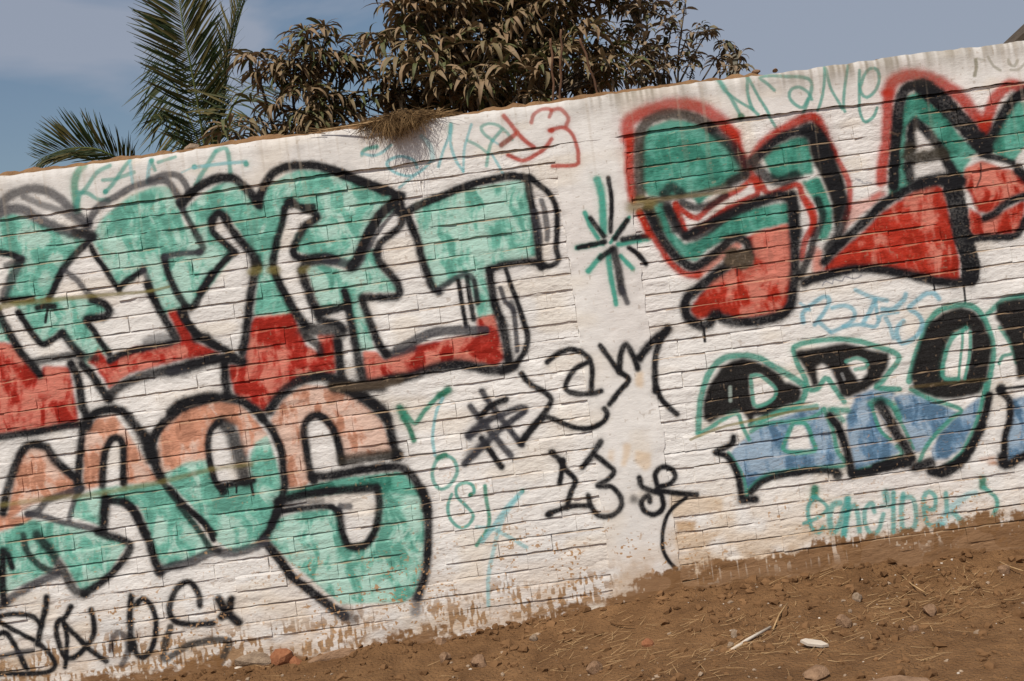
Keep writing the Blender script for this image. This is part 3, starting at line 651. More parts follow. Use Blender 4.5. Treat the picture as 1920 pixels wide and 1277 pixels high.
F([(960, 470), (1100, 450), (1400, 400), (1550, 430), (1650, 470), (1805, 490), (1815, 560), (1780, 650), (1720, 745), (1600, 825), (1450, 895), (1370, 885), (1330, 760), (1280, 640), (1200, 590), (1155, 620), (1175, 780), (1120, 800), (1080, 700), (1030, 600), (970, 540)], BF, None, a=1.0, hole=[(1420, 560), (1520, 530), (1600, 570), (1600, 660), (1540, 745), (1475, 660)])
S([(560, 715), (575, 850), (595, 960), (680, 955), (775, 890), (785, 825), (735, 765), (640, 695), (565, 700)], 34, EDGE, 0.8); S([(1420, 570), (1510, 540), (1595, 570), (1600, 620), (1500, 640)], 34, EDGE, 0.75); S([(375, 800), (378, 920)], 34, (0.35, 0.42, 0.38), 0.7)
S([(100, 1215), (200, 1160), (320, 1085), (440, 1040), (480, 1140), (545, 1270)], 36, EDGE, 0.85); S([(850, 990), (1000, 930)], 20, EDGE, 0.6); S([(1380, 680), (1400, 730)], 26, (0.3, 0.3, 0.3), 0.5)
org(1520, 480)
F([(1050, 610), (1180, 515), (1350, 458), (1470, 495), (1560, 600), (1622, 760), (1622, 900), (1595, 1060), (1560, 1180), (1500, 1250), (1300, 1290), (1120, 1290), (920, 1210), (890, 1095), (930, 920), (1000, 720)], BF, None, a=1.0, hole=[(1390, 655), (1430, 680), (1430, 850), (1405, 1020), (1370, 1110), (1195, 1100), (1190, 950), (1230, 780), (1310, 690)])
F([(1665, 430), (1760, 400), (1970, 375), (1970, 1080), (1850, 1120), (1840, 1000), (1790, 800), (1720, 660), (1655, 560)], BF, None, a=1.0)
S([(1395, 655), (1270, 745), (1205, 900), (1190, 1090), (1320, 1110)], 38, EDGE, 0.85); S([(1365, 670), (1352, 850), (1322, 1120)], 26, EDGE, 0.85); S([(1430, 690), (1422, 900), (1378, 1110)], 28, EDGE, 0.8)
org(1290, 720)
S([(945, 345), (885, 480), (870, 605), (1130, 605), (1112, 500), (1055, 365), (945, 350)], 38, EDGE, 0.9); S([(560, 430), (700, 360), (1000, 330), (1150, 285), (1215, 230)], 36, EDGE, 0.8); S([(640, 340), (850, 250), (1150, 200)], 44, EDGE, 0.7)
S([(1220, 230), (1300, 420), (1340, 600), (1400, 725), (1150, 765), (900, 790), (700, 830), (560, 940), (525, 1000)], 42, EDGE, 0.85); S([(360, 620), (440, 740), (500, 870), (520, 1000)], 34, EDGE, 0.8); S([(1270, 235), (1430, 240)], 52, EDGE, 0.8); S([(1300, 240), (1390, 330)], 48, EDGE, 0.7)
S([(1640, 180), (1720, 150), (1830, 190), (1890, 300)], 60, EDGE, 0.85); S([(1650, 200), (1690, 340), (1740, 440), (1820, 500)], 32, EDGE, 0.85); S([(1880, 560), (1915, 640), (1700, 735), (1500, 795)], 44, EDGE, 0.85)
org(1600, 660, 6.0)
S([(640, 425), (850, 530), (1050, 590), (1205, 660), (1100, 750), (950, 900), (820, 1060), (740, 1230)], 48, EDGE, 0.85); S([(1480, 380), (1435, 600), (1380, 800), (1300, 980), (1200, 1150), (1050, 1280)], 50, EDGE, 0.88); S([(430, 600), (520, 780), (580, 900), (670, 1090)], 40, EDGE, 0.8)
S([(300, 600), (380, 740), (470, 910), (570, 1050), (650, 1210)], 150, w2=110); S([(300, 720), (370, 820)], 20, (0.25, 0.27, 0.3), 0.6); S([(230, 1290), (450, 1225), (650, 1190)], 74)
S([(1520, 490), (1480, 700), (1400, 900), (1300, 1100), (1180, 1230), (1000, 1310)], 92); dot(1655, 415, 58); S([(1640, 440), (1750, 560), (1752, 780), (1700, 950), (1690, 1150), (1700, 1260)], 84); S([(1640, 420), (1960, 385)], 34)
org(1520, 800)
S([(1540, -10), (1460, 150), (1350, 320), (1200, 420), (1080, 400)], 70, w2=100, soft=0.5); S([(930, 370), (1070, 320)], 86); S([(360, 425), (560, 395), (880, 330)], 64); S([(1715, 270), (1740, 350), (1950, 250)], 84)
org(1290, 720)
S([(405, 480), (390, 540), (300, 590), (240, 620), (340, 650), (400, 730), (450, 850), (475, 1010)], 60); S([(480, 1045), (600, 1040)], 72); S([(560, 975), (650, 890), (800, 830), (1000, 800), (1150, 780), (1330, 790)], 62); dot(1340, 822, 46)
S([(1270, 290), (1340, 380), (1390, 500), (1430, 640), (1475, 810)], 78); S([(1470, 810), (1600, 795), (1800, 745), (1930, 720)], 68, soft=0.5)
# blue scrawl between the two right words
CB = (0.15, 0.38, 0.47)
org(1200, 380)
S([(1465, 1080), (1460, 1000), (1540, 920), (1650, 850), (1700, 880), (1650, 990), (1570, 1100)], 40, CB, 0.75); S([(1440, 910), (1520, 970)], 30, CB, 0.6); S([(1620, 1090), (1700, 1160)], 38, CB, 0.7)
org(1520, 480)
S([(190, 470), (300, 450), (380, 490), (380, 570), (290, 640), (180, 690)], 38, CB, 0.7); S([(290, 640), (440, 620), (570, 640), (610, 580)], 35, CB, 0.75); S([(470, 600), (540, 480), (570, 400)], 42, CB, 0.75); S([(400, 310), (530, 370), (680, 405)], 38, CB, 0.65)
S([(580, 400), (600, 560), (640, 530), (780, 510)], 32, CB, 0.7); S([(640, 480), (740, 480), (830, 400), (850, 350)], 45, CB, 0.75); S([(670, 560), (710, 640), (740, 740)], 38, CB, 0.65)
S([(1150, 390), (1110, 345), (1040, 340), (930, 420), (880, 480), (960, 530), (1000, 620), (940, 730), (820, 790), (770, 710), (780, 640), (830, 590)], 42, CB, 0.75)
# marker scribble
S([(100, 270), (130, 230), (190, 255), (200, 215), (280, 230), (300, 190), (390, 210), (450, 180)], 12, (0.2, 0.2, 0.23), 0.7)
# green name low on the right
TQ = (0.07, 0.32, 0.29)
org(1200, 860)
S([(1570, 270), (1560, 350)], 68, GR, 0.9); S([(1555, 350), (1510, 430), (1510, 520), (1540, 620), (1600, 665), (1645, 620)], 38, TQ, 0.8); S([(1580, 350), (1660, 410), (1680, 460), (1600, 530), (1470, 585)], 35, TQ, 0.8)
S([(1795, 400), (1730, 420), (1700, 540), (1730, 660), (1790, 590), (1860, 370), (1845, 560), (1830, 690)], 55, TQ, 0.75)
org(1520, 800)
S([(330, 650), (325, 760), (290, 980)], 50, TQ, 0.75); S([(325, 770), (390, 710), (420, 800), (435, 945)], 45, TQ, 0.75); S([(570, 770), (545, 690), (490, 740), (480, 850), (530, 960), (600, 940), (650, 790)], 40, TQ, 0.75)
S([(665, 600), (680, 660)], 65, TQ, 0.75); S([(740, 595), (740, 780), (740, 955)], 42, TQ, 0.8); S([(630, 720), (740, 720)], 38, TQ, 0.6); S([(825, 610), (812, 750), (822, 950)], 45, TQ, 0.75); S([(822, 640), (900, 640), (935, 720), (930, 900), (820, 945)], 42, TQ, 0.7)
S([(1010, 720), (1100, 745), (1115, 640), (1060, 590), (1010, 640), (1020, 800), (1070, 890), (1180, 880)], 40, TQ, 0.75); S([(1210, 600), (1222, 800)], 42, TQ, 0.75); S([(1220, 790), (1160, 890)], 75, CY, 0.5); S([(1280, 770), (1390, 905)], 50, TQ, 0.75); S([(1270, 720), (1400, 620), (1470, 600)], 58, CY, 0.55)
S([(1540, 480), (1540, 540)], 68, GR, 0.9); S([(1550, 550), (1650, 630), (1670, 720), (1610, 840), (1570, 910)], 38, TL, 0.85)

# ---- black scrawl on the pier
org(640, 700)
S([(1620, 10), (1700, 100), (1820, 170), (1885, 240), (1830, 350), (1720, 480), (1610, 625)], 56); S([(1160, 300), (1300, 480), (1400, 600), (1520, 740)], 60, GREY, 0.92); S([(1260, 165), (1340, 280), (1450, 430), (1620, 645)], 58, GREY, 0.92)
S([(1480, 240), (1350, 290), (1250, 390)], 60); S([(1140, 570), (1300, 440), (1450, 370), (1620, 310), (1640, 350), (1500, 450), (1330, 600), (1110, 815)], 65, GREY, 0.92); S([(1150, 560), (1290, 450)], 86, GREY, 0.8); S([(1260, 590), (1350, 720), (1440, 845)], 58); S([(1160, 740), (1290, 620)], 86, GREY, 0.6)
org(900, 732)
S([(370, 480), (480, 340), (590, 245), (720, 290), (860, 340), (1000, 340), (1110, 280), (1140, 210), (1115, 165)], 52)
S([(640, 560), (740, 650), (755, 705), (855, 810), (810, 930), (780, 1060)], 52); S([(740, 640), (730, 740), (715, 835)], 52); S([(600, 1120), (760, 1060), (880, 1040), (980, 1040)], 48); dot(620, 1118, 34); dot(650, 560, 32); dot(735, 640, 36)
S([(920, 690), (1000, 590), (1060, 500), (1080, 465)], 58); S([(1040, 590), (1130, 660), (1200, 730), (1150, 800), (1060, 860), (1180, 870), (1260, 960), (1260, 1060), (1170, 1130), (1070, 1130), (1000, 1050), (970, 950)], 52)
S([(1430, 790), (1450, 860), (1550, 910), (1650, 910), (1800, 930), (1945, 942)], 54); S([(1600, 890), (1570, 760), (1640, 690), (1730, 720), (1750, 790), (1690, 850), (1600, 865)], 50); S([(1520, 1000), (1510, 950), (1450, 1000), (1470, 1080), (1560, 1120), (1640, 1060), (1630, 950), (1580, 900)], 52)
dot(1380, 980, 36, BLACK, 0.7, 0.9); S([(1850, 970), (1740, 1050), (1670, 1150), (1640, 1277), (1640, 1420), (1690, 1530), (1765, 1610)], 37)
S([(1590, -10), (1640, 100), (1765, 215)], 54)
org(900, 466)
S([(600, 1025), (700, 950), (820, 910), (930, 950), (1000, 1050), (1000, 1290)], 52); S([(960, 1030), (850, 1090), (780, 1200), (775, 1275), (870, 1310), (1000, 1310), (1085, 1285)], 52)
S([(1080, 880), (1160, 990), (1250, 1110), (1335, 1180), (1260, 1277), (1160, 1405)], 52); S([(1250, 1110), (1260, 960), (1310, 870), (1370, 960), (1415, 1085)], 58); S([(1430, 990), (1540, 850), (1685, 730)], 80); S([(1685, 730), (1600, 880), (1570, 1050), (1575, 1285)], 60)
# green initials
org(640, 700)
S([(530, 320), (565, 400)], 78, GR, 0.9); S([(560, 390), (620, 520), (650, 605)], 50, GR, 0.9); S([(570, 360), (660, 450), (740, 350), (860, 220), (950, 160)], 42, (0.05, 0.25, 0.17), 0.85); S([(890, 200), (960, 155)], 68, GR, 0.85)
S([(910, 230), (860, 330), (830, 470), (820, 600), (840, 740)], 30, CY, 0.75); S([(920, 740), (860, 780), (815, 900), (840, 1000), (900, 1045), (980, 1000), (1040, 890), (1010, 780), (940, 740)], 34, TL, 0.8); S([(870, 760), (930, 740)], 50, GR, 0.8)
org(640, 852, 3.0)
S([(720, 230), (745, 215), (740, 180), (705, 160), (650, 180), (650, 240), (700, 290), (740, 345), (710, 400), (660, 410), (610, 360), (598, 290), (620, 225)], 19, TL, 0.85); dot(725, 228, 13, GR)
S([(806, 178), (815, 260), (830, 350), (820, 420), (760, 512)], 22, (0.05, 0.25, 0.17), 0.85); dot(1016, 208, 13, GR); S([(1010, 215), (930, 300), (860, 400), (790, 490)], 25, CY, 0.7); S([(990, 240), (900, 380), (850, 560), (825, 700), (825, 850)], 22, CY, 0.6); S([(760, 410), (850, 420), (950, 470), (1040, 525)], 22, CY, 0.6)

# ---- mossy and muddy runs along the courses
org(0, 500)
S([(-60, 385), (130, 340), (400, 310), (700, 280), (850, 265), (1300, 230), (1520, 185)], 52, OL, 0.65, 0.5, w2=22)
org(0, 734)
S([(-60, 1035), (150, 1005), (500, 960), (720, 945), (1000, 900), (1450, 815), (1900, 705), (2260, 655)], 42, OL, 0.5, 0.7)
org(320, 280); S([(720, 1100), (790, 1090)], 70, OL, 0.6); S([(890, 1090), (960, 1090)], 70, OL, 0.6); S([(1170, 1090), (1230, 1080)], 60, OL, 0.5)
org(1150, 170); S([(160, 1060), (250, 1010), (330, 1010)], 100, (0.20, 0.155, 0.055), 0.7, 0.7); S([(250, 1000), (600, 960), (900, 930), (1180, 870)], 34, (0.24, 0.18, 0.08), 0.45, 0.7)
org(1290, 560); S([(20, 1270), (300, 1160), (560, 1100), (900, 1025), (1160, 990)], 24, OL, 0.7, 0.5)
org(1600, 660, 6.0); S([(640, 400), (1000, 360), (1500, 310)], 40, (0.10, 0.07, 0.03), 0.6)
org(0, 0, 1)
wear = sstep(0.79, 0.86, 0.6 * vnoise(0.011, seed=21) + 0.4 * vnoise(0.02, seed=22) + 0.08 * (N_BIG - 0.5))
low = sstep(1.1, 0.15, ZZ) * sstep(0.35, 0.75, vnoise(0.22, seed=23)) + 0 * UU
lay(wear * (0.10 + 0.9 * low), (0.50, 0.31, 0.17))
wear2 = sstep(0.70, 0.76, 0.65 * vnoise(0.017, 0.012, seed=24) + 0.35 * N_FIN2)
lay(wear2 * sstep(0.62, 0.2, ZZ + 0.25 * (N_BIG - 0.5)) * sstep(0.4, 0.62, vnoise(0.16, seed=25)), (0.42, 0.25, 0.13))
# grime that ran down from the coping
grime = sstep(0.17, 0.0, 2.55 - ZZ - 0.06 * (N_BIG - 0.5)) * (0.25 + 0.75 * N_DRIP)
lay(np.clip(grime * (0.22 + 0.7 * sstep(0.25, 0.8, UU)) * (0.35 + 0.75 * vnoise(0.33, seed=26)), 0, 0.85), (0.20, 0.165, 0.115))
streak = sstep(0.72, 0.9, vnoise(0.018, 0.6, seed=27)) * sstep(1.9, 2.5, ZZ)
lay(0.25 * streak, (0.45, 0.38, 0.30))
lay(sstep(0.905, 0.94, vnoise(0.016, seed=28)) * 0.35, (0.30, 0.22, 0.15))
# mud splashed and heaped on the foot of the wall
lay(mud * 0.97, MUD)
lay(mud * 0.5 * (N_MID > 0.6), (0.29, 0.175, 0.10))
run = sstep(0.80, 0.87, vnoise(0.013, 0.11, seed=36)) * sstep(-0.12, -0.01, ZZ - edge) * mud * sstep(0.5, 0.7, vnoise(0.3, 0.2, seed=38))
lay(run * 0.7, (0.62, 0.53, 0.44))
spk = sstep(0.83, 0.88, vnoise(0.012, 0.016, seed=37)) * mud * sstep(-0.16, -0.02, ZZ - edge) * sstep(0.45, 0.6, vnoise(0.2, seed=39))
lay(spk * 0.7, (0.58, 0.48, 0.38))
org(900, 940); F([(980, 940), (1110, 920), (1110, 1000), (975, 1005)], (0.66, 0.59, 0.50), None)

np.clip(paint, 0.008, 0.9, out=paint)
img = bpy.data.images.new("wall_paint", PW, PH, alpha=False, float_buffer=True)
img.colorspace_settings.name = 'Non-Color'
buf = np.ones((PH, PW, 4), np.float32)
buf[..., :3] = paint
img.pixels.foreach_set(buf.ravel())
img.update()
img.pack()
del buf
# ------------------------------------------------------------------ wall
wall = empty('painted_brick_wall')
tag(wall, 'long whitewashed brick wall covered in spray-painted graffiti, with plain concrete coping and pier', 'wall')

def wall_material(name, bump):
    m, n, l, b = new_mat(name)
    t = n.new('ShaderNodeTexCoord'); t.object = wall
    sp = n.new('ShaderNodeSeparateXYZ'); l.new(t.outputs['Object'], sp.inputs[0])
    def lin(sock, a, c):
        k = n.new('ShaderNodeMath'); k.operation = 'MULTIPLY_ADD'
        l.new(sock, k.inputs[0]); k.inputs[1].default_value = a; k.inputs[2].default_value = c
        return k.outputs[0]
    cb = n.new('ShaderNodeCombineXYZ')
    l.new(lin(sp.outputs['X'], 1 / (U1 - U0), -U0 / (U1 - U0)), cb.inputs['X'])
    l.new(lin(sp.outputs['Z'], 1 / (Z1 - Z0), -Z0 / (Z1 - Z0)), cb.inputs['Y'])
    im = n.new('ShaderNodeTexImage'); im.image = img; im.extension = 'EXTEND'; im.interpolation = 'Linear'
    l.new(cb.outputs[0], im.inputs['Vector'])
    # dust lying on every ledge
    g = n.new('ShaderNodeNewGeometry')
    sn = n.new('ShaderNodeSeparateXYZ'); l.new(g.outputs['Normal'], sn.inputs[0])
    mr = n.new('ShaderNodeMapRange'); mr.interpolation_type = 'SMOOTHSTEP'
    mr.inputs['From Min'].default_value = 0.30; mr.inputs['From Max'].default_value = 0.70
    mr.inputs['To Max'].default_value = 0.9
    l.new(sn.outputs['Z'], mr.inputs['Value'])
    nd = n.new('ShaderNodeTexNoise'); nd.inputs['Scale'].default_value = 9.0; nd.inputs['Detail'].default_value = 4.0
    l.new(t.outputs['Object'], nd.inputs['Vector'])
    mm = n.new('ShaderNodeMath'); mm.operation = 'MULTIPLY'; l.new(mr.outputs[0], mm.inputs[0])
    nr = n.new('ShaderNodeMapRange'); nr.inputs['From Min'].default_value = 0.34; nr.inputs['From Max'].default_value = 0.58; nr.inputs['To Min'].default_value = 0.4; l.new(nd.outputs['Fac'], nr.inputs['Value'])
    l.new(nr.outputs[0], mm.inputs[1])
    mx = n.new('ShaderNodeMixRGB'); mx.inputs['Color2'].default_value = (0.30, 0.205, 0.125, 1)
    l.new(mm.outputs[0], mx.inputs['Fac']); l.new(im.outputs['Color'], mx.inputs['Color1'])
    l.new(mx.outputs['Color'], b.inputs['Base Color'])
    # rough render under the paint
    n1 = n.new('ShaderNodeTexNoise'); n1.inputs['Scale'].default_value = 46; n1.inputs['Detail'].default_value = 6; n1.inputs['Roughness'].default_value = 0.65
    mp = n.new('ShaderNodeMapping'); mp.inputs['Scale'].default_value = (0.6, 1, 1.3); l.new(t.outputs['Object'], mp.inputs['Vector']); l.new(mp.outputs[0], n1.inputs['Vector'])
    n2 = n.new('ShaderNodeTexNoise'); n2.inputs['Scale'].default_value = 15; n2.inputs['Detail'].default_value = 3; l.new(mp.outputs[0], n2.inputs['Vector'])
    ad = n.new('ShaderNodeMath'); ad.operation = 'MULTIPLY_ADD'; l.new(n2.outputs['Fac'], ad.inputs[0]); ad.inputs[1].default_value = 1.5; l.new(n1.outputs['Fac'], ad.inputs[2])
    bp = n.new('ShaderNodeBump'); bp.inputs['Strength'].default_value = bump; bp.inputs['Distance'].default_value = 0.0085
    l.new(ad.outputs[0], bp.inputs['Height']); l.new(bp.outputs['Normal'], b.inputs['Normal'])
    b.inputs['Roughness'].default_value = 0.7; b.inputs['Specular IOR Level'].default_value = 0.06
    return m
M_WALL = wall_material('painted_masonry', 0.6)
M_PLASTER = wall_material('painted_concrete', 0.26)

TOP, BEAM, BASE, WX = 2.552, 2.335, -0.35, 7.0
PIER0, PIER1, COURSE = 0.338, 0.677, 0.080
N3 = lambda x, z, s, o=0.0: noise.noise(Vector((x * s + o, z * s - o, o * 1.7)))

def slab(name, xs, zs, fy, back, fz0=None, fz1=None, mat=None, fx0=None, fx1=None):
    """a masonry slab whose front face follows fy(x, z); lower, upper and side edges may wander"""
    V, Fc = [], []
    nx, nz = len(xs), len(zs)
    for j, z in enumerate(zs):
        for i, x in enumerate(xs):
            zz, xx = z, x
            if j == 0 and fz0: zz += fz0(x)
            if j == nz - 1 and fz1: zz += fz1(x)
            if i == 0 and fx0: xx += fx0(z)
            if i == nx - 1 and fx1: xx += fx1(z)
            V.append((xx, fy(xx, zz), zz))
    for j in range(nz - 1):
        for i in range(nx - 1):
            a = j * nx + i
            Fc.append((a, a + 1, a + nx + 1, a + nx))
    ring = [i for i in range(nx)] + [j * nx + nx - 1 for j in range(1, nz)] + [(nz - 1) * nx + i for i in range(nx - 2, -1, -1)] + [j * nx for j in range(nz - 2, 0, -1)]
    fr = len(V); o = len(ring); mid = fr + o
    for r in ring: V.append(V[r])        # own corner normals for the front face
    for r in ring:
        x, y, z = V[r]; V.append((x, back, z))
    for k in range(o):
        k2 = (k + 1) % o
        Fc.append((fr + k2, fr + k, mid + k, mid + k2))
    Fc.append(tuple(mid + k for k in range(o)))
    ob = mesh_obj(name, V, Fc, mat or M_WALL, wall)
    nf = (nx - 1) * (nz - 1)
    sm = [True] * nf + [False] * (len(Fc) - nf)
    ob.data.polygons.foreach_set('use_smooth', sm)
    return ob

def frange(a, b, s):
    n = max(1, int(round((b - a) / s)))
    return [a + (b - a) * i / n for i in range(n + 1)]
def span(fine, f0=-3.2, f1=3.2, coarse=0.25):
    return frange(-WX, f0, coarse)[:-1] + frange(f0, f1, fine)[:-1] + frange(f1, WX, coarse)

# mortar behind the bricks: smeared nearly flush in places, raked out elsewhere
def mortar_y(x, z):
    d = 0.0006 + 0.0130 * N3(x * 0.45, z * 3.0, 6.0, 3.0) + 0.004 * N3(x, z, 22.0, 9.0)
    return max(-0.0055, min(0.009, d))
slab('mortar', span(0.025), frange(0.02, BEAM + 0.01, 0.02), mortar_y, 0.13)
# mud-plastered footing
def foot_y(x, z):
    return -0.008 + 0.010 * N3(x, z, 5.0, 1.0) + 0.006 * N3(x, z, 19.0, 2.0) - 0.05 * max(0, 0.06 - z)
def foot_top(x):
    return 0.02 * N3(x, 0, 3.0, 5.0) + (0.05 if x > 0.7 else 0.0) * min(1, (x - 0.7) * 2)
slab('footing', span(0.03), frange(BASE, 0.085, 0.03), foot_y, 0.15, fz1=foot_top)
# coping beam
def beam_y(x, z):
    e = min(1.0, max(0.0, (TOP - z) / 0.02))
    return -0.0105 + 0.004 * N3(x, z, 2.0, 4.0) + 0.003 * N3(x, z, 11.0, 6.0) + 0.010 * (1 - e)
def beam_low(x):
    return 0.008 * N3(x, 0, 6.0, 8.0) + 0.012 * N3(x, 0, 1.3, 2.0) + 0.005 * N3(x, 0, 24.0, 2.0) + 0.008
def beam_top(x):
    return 0.009 * N3(x, 0, 2.2, 12.0) + 0.006 * N3(x, 0, 15.0, 3.0) + 0.004 * N3(x, 0, 40.0, 3.0)
slab('coping_beam', span(0.02), frange(BEAM, TOP, 0.024), beam_y, 0.155, fz0=beam_low, fz1=beam_top, mat=M_PLASTER)
# concrete pier cast between the brick panels
def pier_y(x, z):
    e = min(abs(x - PIER0), abs(x - PIER1))
    return -0.0105 + 0.002 * N3(x, z, 3.0, 7.0) + 0.0015 * N3(x, z, 16.0, 1.0) + (0.008 * max(0, N3(x, z, 25.0, 3.0) + 0.25) if e < 0.02 else 0.0)
rag = lambda z: 0.012 * N3(0, z, 9.0, 2.0) + 0.010 * N3(0, z, 31.0, 4.0)
rag2 = lambda z: 0.014 * N3(0, z, 8.0, 6.0) + 0.010 * N3(0, z, 27.0, 5.0)
slab('concrete_pier', frange(PIER0 - 0.005, PIER1 + 0.005, 0.02), frange(0.03, BEAM + 0.004, 0.02), pier_y, 0.12, fx0=rag, fx1=rag2, mat=M_PLASTER)

# bricks
def brick_mesh(seed, length):
    r = random.Random(seed)
    nx, nz = 7, 3
    V, Fc = [], []
    lo, hi = -0.0385 + r.uniform(-0.0008, 0.0012), r.uniform(0.0245, 0.0325)
    top = [r.uniform(-0.0035, 0.0030) for _ in range(nx)]
    bot = [r.uniform(-0.0014, 0.0036) for _ in range(nx)]
    for j in range(nz):
        for i in range(nx):
            x = (i / (nx - 1) - 0.5) * (length - 0.003)
            z = lo + (hi - lo) * j / (nz - 1)
            if j == 0: z += bot[i]
            if j == nz - 1: z += top[i]
            y = r.uniform(-0.0018, 0.0018) + (0.0012 if j == nz - 1 else -0.0004 if j == 0 else 0)
            V.append((x + r.uniform(-0.001, 0.001), y, z))
    for j in range(nz - 1):
        for i in range(nx - 1):
            a = j * nx + i; Fc.append((a, a + 1, a + nx + 1, a + nx))
    nf = len(Fc)
    ring = list(range(nx)) + [nx + nx - 1] + [2 * nx + i for i in range(nx - 1, -1, -1)] + [nx]
    o = len(ring); fr = len(V)
    for rr in ring: V.append(V[rr])      # own corner normals for the front face
    mid = len(V)
    for rr in ring:                      # weathered upper arris, square lower one
        x, y, z = V[rr]
        sx = 0.0012 * (1 if x > length * 0.42 else -1 if x < -length * 0.42 else 0)
        V.append((x + sx, (0.0062 if rr >= 2 * nx else 0.010), (0.0388 if rr >= 2 * nx else z)))
    for k in range(o):
        k2 = (k + 1) % o
        Fc.append((fr + k2, fr + k, mid + k, mid + k2))
    me = bpy.data.meshes.new('brick')
    me.from_pydata(V, [], Fc); me.update()
    me.polygons.foreach_set('use_smooth', [i < nf for i in range(len(Fc))])
    me.materials.append(M_WALL)
    return me
LENS = [0.262, 0.272, 0.255, 0.268, 0.138, 0.20]
variants = [(brick_mesh(k * 17 + v, L), L) for k, L in enumerate(LENS) for v in range(4)]
full = [v for v in variants if v[1] > 0.25]
def closest(L):
    b = min(LENS, key=lambda q: abs(q - L))
    return [v for v in variants if v[1] == b]
places = []
br = random.Random(42)
for c in range(29):
    zc = BEAM - (c + 0.5) * COURSE
    for lo, hi in ((-WX, PIER0 - 0.002), (PIER1 + 0.002, WX)):
        # lay from the pier outwards so that the bond meets it raggedly
        sgn = -1 if lo < 0 else 1
        x = (hi if sgn < 0 else lo)
        first = True
        while (x > lo + 0.05) if sgn < 0 else (x < hi - 0.05):
            L = br.choice(full)
            want = L[1]
            if first:
                want = (0.138 if c % 2 else 0.268) * br.choice((1, 1, 1, 0.75))
                L = br.choice(closest(want)); first = False
            stretch = want / L[1]
            gap = br.uniform(-0.003, 0.0005) if br.random() < 0.82 else br.uniform(0.001, 0.005)
            xc = x + sgn * (want / 2)
            places.append((L[0], xc, -0.0045 + br.uniform(-0.0030, 0.0030), zc + br.uniform(-0.0012, 0.0012), stretch * (-1 if br.random() < 0.0 else 1), br.uniform(-0.006, 0.006), br.uniform(-0.007, 0.007), br.uniform(-0.025, 0.025)))
            x += sgn * (want + gap)
def brick_matrix(p):
    me, x, y, z, sx, ry, rz, rx = p
    return Matrix.Translation((x, y, z)) @ Matrix.Rotation(ry, 4, 'Y') @ Matrix.Rotation(rz, 4, 'Z') @ Matrix.Rotation(rx, 4, 'X') @ Matrix.Diagonal((sx, 1, 1, 1))
places.sort(key=lambda p: (p[1] / 1.5) ** 2 + (p[3] - EYE) ** 2)
for p in places[:300]:
    o = bpy.data.objects.new('brick', p[0])
    o.matrix_world = brick_matrix(p)
    link(o, wall)
def joined(name, items, mat, parent, cache={}):
    """many transformed copies of small meshes as one mesh; items = (mesh, matrix)"""
    Vs, Fs, dust, sms, n0 = [], [], [], [], 0
    for me, mw in items:
        if me.name not in cache:
            co = np.empty(len(me.vertices) * 3, np.float32); me.vertices.foreach_get('co', co)
            at_ = me.attributes.get('dust')
            cache[me.name] = (np.c_[co.reshape(-1, 3), np.ones(len(me.vertices))], [tuple(p.vertices) for p in me.polygons], at_.data[0].value if at_ else None, [p.use_smooth for p in me.polygons])
        co, fa, du, sm = cache[me.name]; sms.extend(sm)
        Vs.append((co @ np.array(mw).T)[:, :3])
        Fs.extend([tuple(i + n0 for i in f) for f in fa])
        if du is not None: dust.append(np.full(len(co), du, np.float32))
        n0 += len(co)
    V = np.concatenate(Vs)
    o = mesh_obj(name, V.tolist(), Fs, mat, parent)
    o.data.polygons.foreach_set('use_smooth', sms)
    if dust:
        a = o.data.attributes.new('dust', 'FLOAT', 'POINT')
        a.data.foreach_set('value', np.concatenate(dust))
    return o
tag(joined('brick_courses', [(p[0], brick_matrix(p)) for p in places[300:]], M_WALL, wall), kind='stuff')

# ------------------------------------------------------------------ ground
M_DIRT = noise_mat('dry_earth', (0.125, 0.062, 0.025), (0.230, 0.122, 0.053), 5.0, 10.0, 1.0, 0.03, c3=(0.27, 0.155, 0.078), fine=13.0)
gx = [-400, -120, -50, -25, -14, -9, -6.5, -5, -4.2] + frange(-3.6, 3.6, 0.022) + [4.2, 5, 6.5, 9, 14, 25, 50, 120, 400]
gy = [-300, -100, -40, -20, -12, -8, -6.5, -5.2, -4.4, -3.8] + frange(-3.0, 0.1, 0.020) + [0.4, 0.9, 1.6, 3, 6, 10, 18, 40, 120, 400]
CONTACT = [(-7, -0.06), (-2.6, -0.05), (-2.3, -0.055), (-1.8, -0.055), (-1.6, -0.045), (-0.6, -0.045), (-0.1, -0.03), (0.4, 0.015), (0.75, 0.045), (1.2, 0.035), (2.3, 0.015), (7, 0.0)]
def ground_z(x, y):
    cx = np.interp(x, [c[0] for c in CONTACT], [c[1] for c in CONTACT])
    d = max(0.0, -y)
    z = cx - 0.10 * (1 - math.exp(-d * 1.8)) - 0.012 * d * (1 if d < 6 else 6 / d)
    near = 1.0 if (abs(x) < 4.5 and -4 < y < 0.3) else 0.0
    z += 0.05 * noise.noise(Vector((x * 0.8, y * 0.8, 1.0))) * min(1, d * 1.5)
    if near:
        amp = 0.35 + 0.65 * max(0, min(1, 0.5 + 1.2 * noise.noise(Vector((x * 1.4, y * 1.7, 7.0)))))
        z += 0.024 * amp * noise.noise(Vector((x * 5, y * 5, 2.0)))
        z += 0.022 * amp * abs(noise.noise(Vector((x * 13, y * 13, 3.0))))
        z += 0.013 * amp * noise.noise(Vector((x * 27, y * 27, 4.0)))
        z += 0.03 * math.exp(-d * 7) * (0.5 + noise.noise(Vector((x * 3, 0, 5.0))))
    if y > 0.12: z = min(z, -0.03)
    return z
GV = [(x, y, ground_z(x, y)) for y in gy for x in gx]
GN = len(gx)
